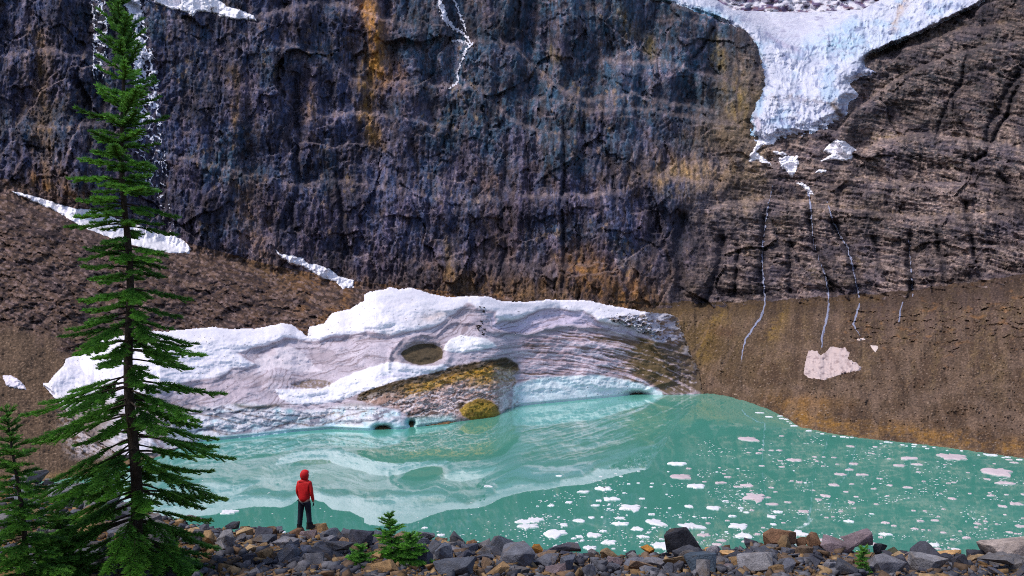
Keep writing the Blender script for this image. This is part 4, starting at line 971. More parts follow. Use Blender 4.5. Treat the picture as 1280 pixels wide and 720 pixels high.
# ---------------------------------------------------------------- boulders
def rock_mesh(name, seed, flat=.75, n=13, detail=True):
    r = random.Random(seed); bm = bmesh.new()
    ax = (1, r.uniform(.6, .95), flat * r.uniform(.75, 1.1))
    for _ in range(n):
        v = Vector((r.uniform(-1, 1), r.uniform(-1, 1), r.uniform(-1, 1)))
        m_ = max(abs(c) for c in v); v = v / m_ * r.uniform(.72, 1.0) if r.random() < .75 else v.normalized()
        bm.verts.new((v.x * ax[0] * .5, v.y * ax[1] * .5, v.z * ax[2] * .5)) 
    res = bmesh.ops.convex_hull(bm, input=bm.verts)
    bmesh.ops.delete(bm, geom=[g_ for g_ in set(res['geom_interior'] + res['geom_unused']) if isinstance(g_, bmesh.types.BMVert)], context='VERTS')
    bmesh.ops.dissolve_limit(bm, angle_limit=.12, verts=bm.verts, edges=bm.edges)
    if detail:
        bmesh.ops.bevel(bm, geom=list(bm.edges), offset=.022, segments=2, affect='EDGES', profile=.6, clamp_overlap=True)
        bmesh.ops.triangulate(bm, faces=bm.faces)
        for _ in range(2):
            long_ = [e for e in bm.edges if e.calc_length() > .13]
            if long_: bmesh.ops.subdivide_edges(bm, edges=long_, cuts=1)
            bmesh.ops.triangulate(bm, faces=[f_ for f_ in bm.faces if len(f_.verts) > 3])
        bm.normal_update()
        co_ = np.array([v.co[:] for v in bm.verts])
        dd_ = .030 * fbm(co_[:, 0] * 3 + co_[:, 2] * 2.1 + seed, co_[:, 1] * 3 - co_[:, 2] * 1.7, 3, 900 + seed) + .012 * fbm(co_[:, 0] * 11 + co_[:, 2] * 7, co_[:, 1] * 11 + seed, 2, 930)
        for v, k in zip(bm.verts, dd_): v.co += v.normal * k
    me = bpy.data.meshes.new(name); bm.to_mesh(me); bm.free()
    return me


def mat_boulder(name):
    m, nt, b = new_mat(name); L = nt.links.new
    tc = N(nt, 'ShaderNodeTexCoord'); oi = N(nt, 'ShaderNodeObjectInfo')
    ad = N(nt, 'ShaderNodeVectorMath', operation='ADD'); L(tc.outputs['Object'], ad.inputs[0])
    sc_ = N(nt, 'ShaderNodeMath', operation='MULTIPLY'); sc_.inputs[1].default_value = 37; L(oi.outputs['Random'], sc_.inputs[0]); L(sc_.outputs[0], ad.inputs[1])
    n1 = N(nt, 'ShaderNodeTexNoise', Scale=3.2, Detail=8, Roughness=.68); L(ad.outputs[0], n1.inputs['Vector'])
    n2 = N(nt, 'ShaderNodeTexNoise', Scale=24, Detail=4, Roughness=.7); L(ad.outputs[0], n2.inputs['Vector'])
    mr = N(nt, 'ShaderNodeMapRange'); mr.inputs['From Min'].default_value = .32; mr.inputs['From Max'].default_value = .68; mr.inputs['To Min'].default_value = .55; mr.inputs['To Max'].default_value = 1.5
    L(n1.outputs['Fac'], mr.inputs['Value'])
    mr2 = N(nt, 'ShaderNodeMapRange'); mr2.inputs['From Min'].default_value = .3; mr2.inputs['From Max'].default_value = .7; mr2.inputs['To Min'].default_value = .7; mr2.inputs['To Max'].default_value = 1.35
    L(n2.outputs['Fac'], mr2.inputs['Value'])
    mm = N(nt, 'ShaderNodeMath', operation='MULTIPLY'); L(mr.outputs[0], mm.inputs[0]); L(mr2.outputs[0], mm.inputs[1])
    mu = N(nt, 'ShaderNodeVectorMath', operation='SCALE'); L(oi.outputs['Color'], mu.inputs[0]); L(mm.outputs[0], mu.inputs['Scale'])
    n3 = N(nt, 'ShaderNodeTexNoise', Scale=2.1, Detail=5, Roughness=.6); L(ad.outputs[0], n3.inputs['Vector'])
    mr3 = N(nt, 'ShaderNodeMapRange'); mr3.inputs['From Min'].default_value = .56; mr3.inputs['From Max'].default_value = .68; mr3.inputs['To Max'].default_value = .55
    L(n3.outputs['Fac'], mr3.inputs['Value'])
    mx = N(nt, 'ShaderNodeMix', data_type='RGBA'); L(mr3.outputs[0], mx.inputs[0]); L(mu.outputs[0], mx.inputs[6]); mx.inputs[7].default_value = (.16, .105, .055, 1)
    L(mx.outputs[2], b.inputs['Base Color'])
    b.inputs['Roughness'].default_value = .82; b.inputs['Specular IOR Level'].default_value = .3
    bp = N(nt, 'ShaderNodeBump', Strength=.7, Distance=.03); L(mm.outputs[0], bp.inputs['Height']); L(bp.outputs[0], b.inputs['Normal'])
    return m


M_BOULDER = mat_boulder('boulder_rock')
ROCKS = []
for k in range(26):
    me = rock_mesh('boulder', 100 + k, flat=(.55, .8, 1.0)[k % 3], n=(10, 13, 16)[k % 3]); me.materials.append(M_BOULDER); ROCKS.append(me)
GREY = [(92, 93, 102), (80, 81, 90), (108, 106, 112), (70, 70, 80), (104, 100, 102)]
BROWN = [(136, 108, 76), (122, 98, 78), (152, 126, 94), (112, 92, 76)]


def gray_px(px, py, Y):
    x, y, z = at(px, py, Y); return float(x), float(y), float(z)


placed = []
def boulder(x, y, z, size, sx=1, sy=1, sz=1, rot=None, col=(96, 96, 112), label=None, group=None, mesh=None, rnd=random):
    o = bpy.data.objects.new('boulder', mesh or rnd.choice(ROCKS)); COL.objects.link(o)
    o.location = (x, y, z); o.scale = (size * sx, size * sy, size * sz)
    o.rotation_euler = rot or (rnd.uniform(-.35, .35), rnd.uniform(-.35, .35), rnd.uniform(0, 6.28))
    q_ = .85 + .3 * rnd.random(); c = lin([v * q_ for v in col]) * 1.1; o.color = (*c, 1)
    tag(o, label, 'boulder', group); placed.append((x, y, size))
    return o


def on_ridge(px, py, lift=0.0):
    """the point of the ridge seen at a photo position (first hit along the ray), or its crest"""
    Y = np.arange(12, 40, .05); X, _, Z = at(px, py, Y)
    g_ = ridge_z(X, Y); h = np.where(Z < g_)[0]
    if len(h): k = h[0]
    else: k = int(np.argmin(Z - g_))
    return float(X[k]), float(Y[k]), float(g_[k])


GA, GB, GC, GD_, BR, OC, TN, PU, LG = (86, 89, 100), (64, 64, 74), (110, 108, 114), (50, 50, 58), (124, 92, 70), (170, 116, 50), (186, 146, 100), (108, 94, 98), (136, 133, 137)
# centre px, centre py, width px, height ratio, colour, label
HAND = [
    (450, 676, 27, 1.25, GB, 'tall dark pointed boulder on the shore crest just right of the red jacketed person'),
    (415, 672, 27, .7, GA, 'blue grey block of rock between the person and the tall pointed boulder'),
    (398, 660, 22, .8, TN, 'tan boulder with a cracked corner directly behind the right foot of the person'),
    (386, 670, 20, .9, PU, 'split grey boulder the person is standing on'),
    (372, 670, 18, .8, BR, 'brown slab under the left foot of the person'),
    (330, 675, 34, .55, GA, 'long blue grey boulder left of the person near the water edge'),
    (343, 690, 34, .38, PU, 'flat purple grey slab below the long blue grey boulder'),
    (405, 698, 34, .45, GB, 'low dark slab in front of the blue grey block'),
    (313, 702, 17, .9, GB, 'dark squarish rock on the brown rubble left of the purple grey slab'),
    (283, 678, 24, 1.0, LG, 'pale grey boulder beside the lower right branches of the tall spruce'),
    (243, 651, 24, .5, PU, 'brownish grey rock at the water edge behind the lower spruce branches'),
    (291, 657, 16, .6, GB, 'dark wedge of rock at the water edge right of the brownish grey rock'),
    (308, 664, 20, .5, GB, 'dark flat rock at the water edge between the spruce and the long blue grey boulder'),
    (474, 672, 14, .9, GA, 'small dark rock on the crest between the tall pointed boulder and the young firs'),
    (504, 671, 12, .6, GB, 'dark rock on the crest just behind the top of the young firs'),
    (530, 680, 20, .8, GA, 'blue grey rock on the crest right of the young firs'),
    (557, 696, 22, .9, GA, 'grey rock on the rubble well right of the young firs'),
    (556, 680, 12, .7, TN, 'small tan rock with pale top on the crest right of the young firs'),
    (566, 712, 44, .6, GA, 'broad blue grey boulder at the lower edge right of the young firs'),
    (590, 680, 13, .9, BR, 'small brown rock on the crest near the middle of the shore'),
    (624, 684, 27, 1.0, GA, 'rounded blue grey boulder standing on the crest near the middle of the shore'),
    (640, 686, 14, 1.0, GD_, 'narrow black rock leaning on the rounded blue grey boulder'),
    (655, 690, 12, 1.0, OC, 'upright ochre rock right of the rounded blue grey boulder'),
    (671, 690, 15, 1.0, OC, 'bright ochre block on the crest beside the water'),
    (705, 686, 38, .5, GB, 'long dark boulder jutting toward the white ice floes'),
    (712, 706, 26, 1.15, GA, 'big slanted grey block below the long dark boulder'),
    (694, 714, 24, .8, PU, 'pinkish grey block at the lower edge left of the slanted grey block'),
    (737, 697, 16, .6, GD_, 'black rock right of the slanted grey block'),
    (752, 712, 14, .9, GB, 'dark grey rock at the lower edge below the black rock'),
    (769, 703, 18, .9, PU, 'purple grey rock where the crest dips to the water'),
    (790, 695, 14, .7, GD_, 'little black rock at the water edge under the floes'),
    (810, 687, 18, .8, OC, 'ochre rock at the water edge left of the dark pyramid boulder'),
    (826, 692, 24, .8, GB, 'dark tilted rock between the ochre rock and the dark pyramid boulder'),
    (856, 682, 40, 1.0, GD_, 'big black pyramid shaped boulder rising above the crest'),
    (877, 708, 36, .75, (72, 84, 98), 'teal grey block in front of the black pyramid shaped boulder'),
    (890, 689, 16, .5, TN, 'small sandy slab just right of the black pyramid shaped boulder'),
    (914, 694, 22, .6, TN, 'pale sandy block on the brown rubble'),
    (908, 711, 14, .9, PU, 'small pinkish grey rock below the pale sandy block'),
    (944, 705, 38, .9, LG, 'large pale lilac grey boulder on the brown rubble'),
    (937, 681, 18, .6, GB, 'dark rock at the water edge behind the pale lilac grey boulder'),
    (976, 673, 33, .65, BR, 'flat topped brown boulder on the crest'),
    (1004, 677, 14, .8, BR, 'dark brown rock leaning beside the flat topped brown boulder'),
    (1018, 678, 17, .9, BR, 'brown rock on the crest right of the flat topped brown boulder'),
    (1043, 685, 40, .6, PU, 'smooth pinkish grey slab behind the green sprig'),
    (1068, 680, 36, .75, PU, 'humped dark purple boulder on the crest above the green sprig'),
    (1040, 710, 26, .9, GC, 'grey block with light top left of the green sprig'),
    (1016, 700, 26, .6, GB, 'dark grey rock below the pinkish grey slab'),
    (1100, 688, 18, .7, GD_, 'black rock on the crest right of the humped purple boulder'),
    (1117, 692, 22, .8, (84, 82, 62), 'olive sided dark rock right of the black rock on the crest'),
    (1104, 710, 46, .55, GC, 'wide grey block right of the green sprig'),
    (1146, 693, 24, .6, PU, 'pinkish rock on the crest behind the wide pale topped boulder'),
    (1166, 707, 54, .55, LG, 'wide pale topped boulder near the lower right'),
    (1184, 692, 28, .35, TN, 'thin tan slab on the crest near the right end'),
    (1202, 706, 20, 1.1, GD_, 'upright black rock near the right end'),
    (1219, 692, 20, .8, GD_, 'black rock on the crest left of the huge tan boulder'),
    (1278, 690, 92, .5, (172, 156, 148), 'huge tan and grey boulder at the right end of the shore'),
]
for i, (px, py, wpx, hr, c, lb) in enumerate(HAND):
    x, y, z = on_ridge(px, py + wpx * hr * .3)
    w_ = wpx / F * y; h_ = w_ * hr
    _, _, zt = gray_px(px, py, y)
    rr = random.Random(500 + i)
    boulder(x, y, zt, 1, w_ * 1.3, w_ * rr.uniform(.85, 1.2), h_ * 1.75, (rr.uniform(-.2, .2), rr.uniform(-.25, .25), rr.uniform(-.5, .5)), c, lb, None, ROCKS[(i * 7) % 26], rr)

rr = random.Random(42); n = 0; tries = 0
kinds_ = {'grey': ('grey angular rock lying in the rubble of the near shore ridge', 'loose grey rocks on the ridge'), 'brown': ('brown angular rock lying in the rubble of the near shore ridge', 'loose brown rocks on the ridge')}
while n < 240 and tries < 6000:
    tries += 1
    px = rr.uniform(-20, 1300); yc = float(pl(px, CRY)); y = yc + .45 - (rr.uniform(0, 14) if px < 240 else rr.uniform(0, 8.2) * rr.uniform(.45, 1))
    x = (px - 640) / F * y
    z = float(ridge_z(x, y)); py = HY + (CZ - z) / y * F
    if py > 722 or y < 14: continue
    sz_ = min(1.15, .42 + rr.expovariate(1 / .2))
    if px < 260: sz_ *= 1.25
    if any((x - a) ** 2 + (y - b_) ** 2 < (.33 * (sz_ + c)) ** 2 for a, b_, c in placed): continue
    if 366 < px < 396 and py < 690: continue
    k = 'brown' if rr.random() < (.15 if px < 260 else .28) else 'grey'
    c = rr.choice(BROWN if k == 'brown' else GREY)
    boulder(x, y, z + sz_ * .2, sz_, 1, rr.uniform(.7, 1), rr.uniform(.7, 1.05), None, c, kinds_[k][0], kinds_[k][1], None, rr); n += 1

# rubble between the boulders
small = [rock_mesh('pebble', 300 + k, .7, 9, False) for k in range(10)]
dat = []
for me in small:
    bm = bmesh.new(); bm.from_mesh(me); bmesh.ops.triangulate(bm, faces=bm.faces); bm.verts.ensure_lookup_table()
    bm.verts.index_update()
    dat.append((np.array([v.co[:] for v in bm.verts]), np.array([[v.index for v in f_.verts] for f_ in bm.faces]))); bm.free(); bpy.data.meshes.remove(me)
VV, FF, CC = [], [], []; off = 0
rs = np.random.default_rng(5)
cnt = 0
while cnt < 11000:
    px = rs.uniform(-40, 1320); yc = float(pl(px, CRY)); y = yc + .6 - rs.uniform(0, 16 if px < 260 else 8.8)
    if y < 13: continue
    x = (px - 640) / F * y; z = float(ridge_z(x, y))
    if (CZ - z) / y * F + HY > 728: continue
    v, f_ = dat[rs.integers(10)]; a = rs.uniform(0, 6.28); sz_ = .09 + rs.exponential(.09); sz_ = min(sz_, .45)
    R_ = np.array(Matrix.Rotation(a, 3, 'Z') @ Matrix.Rotation(rs.uniform(-.6, .6), 3, 'X'))
    VV.append(v @ R_.T * sz_ + (x, y, z + sz_ * .15)); FF.append(f_ + off); off += len(v)
    c = lin((BROWN if rs.random() < (.22 if px < 260 else .40) else GREY)[rs.integers(4)]) * rs.uniform(.6, 1.15)
    CC.append(np.repeat(c[None], len(v), 0)); cnt += 1
o = link('rubble', mesh_np('rubble', np.concatenate(VV), np.concatenate(FF), np.concatenate(CC)), mat_col('rubble_stone', rough=.9, vary=.4, scale=9, bump=.6, bscale=14, bdist=.03, spec=.2))
tag(o, 'loose brown and grey rubble filling the ridge between the boulders', 'rubble', None, 'stuff')

# ================================================================ conifers
def tube(path, rad, nseg=6):
    P_ = np.array(path, float); n = len(P_); V = []
    for k in range(n):
        t_ = P_[min(k + 1, n - 1)] - P_[max(k - 1, 0)]; t_ /= np.linalg.norm(t_) + 1e-9
        u = np.cross(t_, (.3, .9, .1) if abs(t_[2]) > .8 else (0, 0, 1)); u /= np.linalg.norm(u); w_ = np.cross(t_, u)
        for j in range(nseg):
            a = 2 * math.pi * j / nseg; V.append(P_[k] + rad[k] * (u * math.cos(a) + w_ * math.sin(a)))
    Fc = [[k * nseg + j, k * nseg + (j + 1) % nseg, (k + 1) * nseg + (j + 1) % nseg, (k + 1) * nseg + j] for k in range(n - 1) for j in range(nseg)]
    return np.array(V), np.array(Fc)


M_BARK = mat_plain('conifer_bark', (.045, .034, .028), scale=14, vary=.5, bump=.8, bdist=.03, coord='Object', spec=.1)
M_NEEDLE = None
def needle_mat():
    m, nt, b = new_mat('conifer_needles'); L = nt.links.new
    a = N(nt, 'ShaderNodeAttribute', attribute_name='Col'); L(a.outputs['Color'], b.inputs['Base Color'])
    b.inputs['Roughness'].default_value = .55; b.inputs['Specular IOR Level'].default_value = .25
    tr = N(nt, 'ShaderNodeBsdfTranslucent'); L(a.outputs['Color'], tr.inputs['Color'])
    mx = N(nt, 'ShaderNodeMixShader'); mx.inputs[0].default_value = .22
    out = nt.nodes['Material Output']; L(b.outputs[0], mx.inputs[1]); L(tr.outputs[0], mx.inputs[2]); L(mx.outputs[0], out.inputs['Surface'])
    return m
M_NEEDLE = needle_mat()


def conifer(name, label, cat, base, lean, height, radius, whorls, per, seed, nl=.05, dens=1.0, group=None, trunk_r=.12, droop=.35, gap=0.0, bright=1.0, spray=1.0):
    """radius: function of 0 (top) .. 1 (base) giving branch length"""
    r = np.random.default_rng(seed)
    root = empty(name, base, label, cat, group)
    base = np.array(base)
    def axis(h): return base + np.array([lean[0] * h + .06 * math.sin(h * 1.3 + seed), lean[1] * h, h])
    hs = np.linspace(-.3, height, 26)
    tv, tf = tube([axis(h) for h in hs], [trunk_r * (1 - .93 * max(0, h) / height) + .006 for h in hs], 8)
    TV, TF, o_ = [tv], [tf], len(tv)
    S0, S1, SB, SW = [], [], [], []      # needle-bearing segments, brightness, needle length factor
    for wi in range(whorls):
        q_ = (wi + .3) / whorls
        h0 = height * (1 - q_ ** .95)
        npb = per + (r.random() < .5)
        a0 = r.uniform(0, 6.28)
        for bi in range(int(npb)):
            if r.random() < gap: continue
            az = a0 + 6.28 * bi / npb + r.normal(0, .25)
            L_b = radius(q_) * r.uniform(.55, 1.15)
            if L_b < .05: continue
            h = h0 + r.normal(0, .3 * height / whorls)
            if h > height - .02 or h < .05: continue
            up = np.interp(q_, [0, .12, .35, .7, 1], [.9, .45, .1, -.12, -.22]) + r.normal(0, .08)
            st_ = axis(h); n_ = max(5, int(L_b / .16)); ss = np.linspace(0, 1, n_)
            dirv = np.array([math.cos(az), math.sin(az), 0.0]); side = np.array([-math.sin(az), math.cos(az), 0.0])
            bend = r.normal(0, .12)
            pts = [st_ + dirv * L_b * u + side * bend * L_b * u * u + np.array([0, 0, 1.0]) * L_b * (up * u - droop * u * u * np.interp(q_, [0, .3, 1], [.2, 1, 1]) + droop * .62 * u ** 3.2) for u in ss]
            rad = [max(.004, trunk_r * .16 * (L_b / 2.0) ** .6 * (1 - .85 * u) + .003) for u in ss]
            tv, tf = tube(pts, rad, 4); TV.append(tv); TF.append(tf + o_); o_ += len(tv)
            pts = np.array(pts); bb = r.uniform(.75, 1.2)
            bare = .28 if L_b > 1.0 else .08
            for k in range(n_ - 1):
                if ss[k] < bare * .6 and q_ > .3: continue
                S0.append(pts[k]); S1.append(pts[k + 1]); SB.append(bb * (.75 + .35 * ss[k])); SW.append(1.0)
            # side twigs
            m_ = int(L_b / .105 * dens * spray)
            for k in range(m_):
                u = bare + (1 - bare) * (k + r.random()) / max(m_, 1)
                if u > .97: continue
                f_ = u * (n_ - 1); i_ = int(f_); p0 = pts[i_] + (pts[min(i_ + 1, n_ - 1)] - pts[i_]) * (f_ - i_)
                tang = pts[min(i_ + 1, n_ - 1)] - pts[i_]; tang /= np.linalg.norm(tang) + 1e-9
                sgn = 1 if k % 2 else -1
                tl = L_b * .30 * (1 - u) ** .7 * min(1, (u - bare) * 5 + .45) * r.uniform(.6, 1.2) + .06
                tl = min(tl, .62)
                d_ = tang * .75 + side * sgn * r.uniform(.45, .85) + np.array([0, 0, r.normal(-.06, .14)])
                d_ /= np.linalg.norm(d_)
                ns = max(2, int(tl / .11)); prev = p0
                for e in range(ns):
                    nx_ = prev + d_ * tl / ns; d_ = d_ + np.array([0, 0, -.05]) + tang * .08; d_ /= np.linalg.norm(d_)
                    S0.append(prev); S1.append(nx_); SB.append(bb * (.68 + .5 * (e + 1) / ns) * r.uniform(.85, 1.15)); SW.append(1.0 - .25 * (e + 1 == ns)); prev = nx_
    # leader
    for k in range(8):
        S0.append(axis(height * (1 - .012 * (k + 1)))); S1.append(axis(height * (1 - .012 * k))); SB.append(1.0); SW.append(.8)
    S0 = np.array(S0); S1 = np.array(S1); SB = np.array(SB); SW = np.array(SW)
    ln = np.linalg.norm(S1 - S0, axis=1)
    cnt = np.maximum(4, (ln / .0042 * dens).astype(int))
    idx = np.repeat(np.arange(len(S0)), cnt); M_ = len(idx)
    tt_ = r.random(M_); P0 = S0[idx] + (S1 - S0)[idx] * tt_[:, None]
    ax = ((S1 - S0) / (ln[:, None] + 1e-9))[idx]
    rv = r.normal(size=(M_, 3)); rv -= ax * (rv * ax).sum(1)[:, None]; rv /= np.linalg.norm(rv, axis=1)[:, None] + 1e-9
    rv[:, 2] = np.abs(rv[:, 2]) * .6 + rv[:, 2] * .4
    L_n = nl * SW[idx] * r.uniform(.7, 1.2, M_)
    tip = P0 + (ax * .62 + rv * .80) * L_n[:, None]
    wv = np.cross(ax, rv); wv += r.normal(size=(M_, 3)) * .3; wv /= np.linalg.norm(wv, axis=1)[:, None] + 1e-9
    hw = nl * .13
    V = np.empty((M_, 3, 3)); V[:, 0] = P0 + wv * hw; V[:, 1] = P0 - wv * hw; V[:, 2] = tip
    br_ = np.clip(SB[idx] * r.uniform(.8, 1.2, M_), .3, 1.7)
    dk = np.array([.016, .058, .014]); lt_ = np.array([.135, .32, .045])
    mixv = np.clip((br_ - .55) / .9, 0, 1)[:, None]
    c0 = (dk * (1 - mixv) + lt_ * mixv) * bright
    Cn = np.repeat(c0[:, None, :], 3, 1); Cn[:, 2] *= 1.25
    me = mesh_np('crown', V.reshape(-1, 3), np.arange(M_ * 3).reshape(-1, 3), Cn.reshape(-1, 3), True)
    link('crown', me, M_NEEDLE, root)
    link('trunk', mesh_np('trunk', np.concatenate(TV), np.concatenate(TF), None, True), M_BARK, root)
    return M_


Yt = 20.0; k_ = Yt / F
bx, _, bz = gray_px(172, 745, Yt); tx_, _, tz_ = gray_px(148, -22, Yt)
def rad_big(q):      # from the widths in the photograph
    py = -22 + q * 767
    return float(pl(py, [(-22, 6), (0, 16), (60, 34), (110, 44), (200, 54), (270, 58), (330, 70), (400, 84), (440, 96), (520, 100), (600, 104), (640, 116), (690, 124), (745, 118)])) * k_ * 1.08
nn_ = conifer('spruce_tree', 'tall slender dark green spruce rising over the whole height on the left', 'tree', (bx, Yt, bz), ((tx_ - bx) / (tz_ - bz), 0), tz_ - bz, rad_big, 50, 6, 11, nl=.098, dens=1.15, trunk_r=.14, droop=.44, gap=.13, bright=1.4, spray=1.5)
print('needles', nn_)
Yt = 18.0; bx, _, bz = gray_px(36, 760, Yt); tx_, _, tz_ = gray_px(12, 512, Yt)
conifer('fir_tree', 'mid sized young fir at the left edge with a bare pointed leader', 'tree', (bx, Yt, bz), ((tx_ - bx) / (tz_ - bz), 0), tz_ - bz, lambda q: (.06 + 1.30 * q ** .75) * .95, 20, 7, 12, nl=.085, dens=1.1, trunk_r=.07, droop=.15, gap=.03, bright=1.25, spray=1.5)
Yt = 19.0; bx, _, bz = gray_px(80, 758, Yt); tx_, _, tz_ = gray_px(72, 636, Yt)
conifer('fir_tree', 'smaller darker young fir between the left edge fir and the tall spruce', 'tree', (bx, Yt, bz), ((tx_ - bx) / (tz_ - bz), 0), tz_ - bz, lambda q: .05 + 1.0 * q ** .8, 15, 7, 13, nl=.085, dens=1.1, trunk_r=.045, droop=.12, bright=.9, spray=1.5)
for i, (px, py, pb_, Yt, rad, wh, lb) in enumerate([(487, 643, 738, 20.5, .62, 11, 'tallest of the three bright green young firs on the near shore, with a bare leader'),
                                           (514, 666, 738, 20.2, .66, 9, 'bushy young fir on the right side of the bright green trio'),
                                           (453, 684, 738, 20.0, .66, 8, 'lowest young fir on the left side of the bright green trio')]):
    bx, _, bz = gray_px(px + 2, pb_, Yt); tx_, _, tz_ = gray_px(px, py, Yt)
    conifer('young_fir', lb, 'young fir', (bx, Yt, bz), ((tx_ - bx) / (tz_ - bz), 0), tz_ - bz, lambda q, R_=rad: .05 + R_ * 1.15 * q ** .7, wh, 9, 20 + i, nl=.075, dens=1.2, trunk_r=.02, droop=.05, bright=1.7, spray=1.8)
bx, _, bz = gray_px(1078, 732, 20.5); tx_, _, tz_ = gray_px(1077, 686, 20.5)
conifer('fir_sprig', 'single small upright green fir sprig among the boulders on the right', 'sprig', (bx, 20.5, bz), ((tx_ - bx) / (tz_ - bz), 0), tz_ - bz, lambda q: .10 + .10 * q, 12, 6, 31, nl=.07, dens=1.4, trunk_r=.014, droop=.0, bright=1.8)

# ================================================================ ice floes
def floe_mesh(seed, n=18, hole=False, rag=.28):
    r = np.random.default_rng(seed); a = np.arange(n) / n * 6.2832
    rad = 1 + rag * fbm(np.cos(a) * 1.4 + seed * 3.1, np.sin(a) * 1.4, 3, 950) * 1.6 + r.normal(0, .05, n)
    rad = np.clip(rad, .45, 1.6)
    V = []
    for f_, z in ((1.03, -.25), (1.0, .35), (.9, .75), (.55, 1.0)):
        for k in range(n): V.append((rad[k] * f_ * math.cos(a[k]) * .5, rad[k] * f_ * math.sin(a[k]) * .5, z + (r.normal(0, .12) if z > .3 else 0)))
    V.append((0, 0, 1.0 if not hole else .2)); c = len(V) - 1
    Fq = [[l * n + k, l * n + (k + 1) % n, (l + 1) * n + (k + 1) % n, (l + 1) * n + k] for l in range(3) for k in range(n)]
    Ft = [[3 * n + k, 3 * n + (k + 1) % n, c] for k in range(n)]
    me = mesh_np('ice_floe', np.array(V), [np.array(Fq), np.array(Ft)], None, False)
    me.materials.append(M_FLOE); return me


M_FLOE = mat_plain('floe_ice', (.8, .8, .82), rough=.6, vary=.12, scale=3.0, bump=.4, bdist=.05, objcol=True, spec=.3)
FLOES = [floe_mesh(10 + k, 26 + (k % 3) * 5, rag=.5 + .14 * (k % 4)) for k in range(14)]
W_, PK = (240, 238, 242), (214, 196, 200)
fl = []
def floe(px, py, wpx, asp=1.0, col=W_, label=None, group=None, mesh=None, rnd=random, rz=None):
    Y = float(ywater(py)); x = (px - 640) / F * Y; w_ = wpx / F * Y
    o = bpy.data.objects.new('ice_floe', mesh or rnd.choice(FLOES)); COL.objects.link(o)
    o.location = (x, Y, 0.0); h = min(.35, .06 + .05 * w_)
    o.scale = (w_, w_ * asp, h); o.rotation_euler = (0, 0, rz if rz is not None else rnd.uniform(-.35, .35))
    c = lin(col) * rnd.uniform(.86, 1.0); o.color = (*c, 1); fl.append((px, py, wpx))
    return tag(o, label, 'ice floe', group)


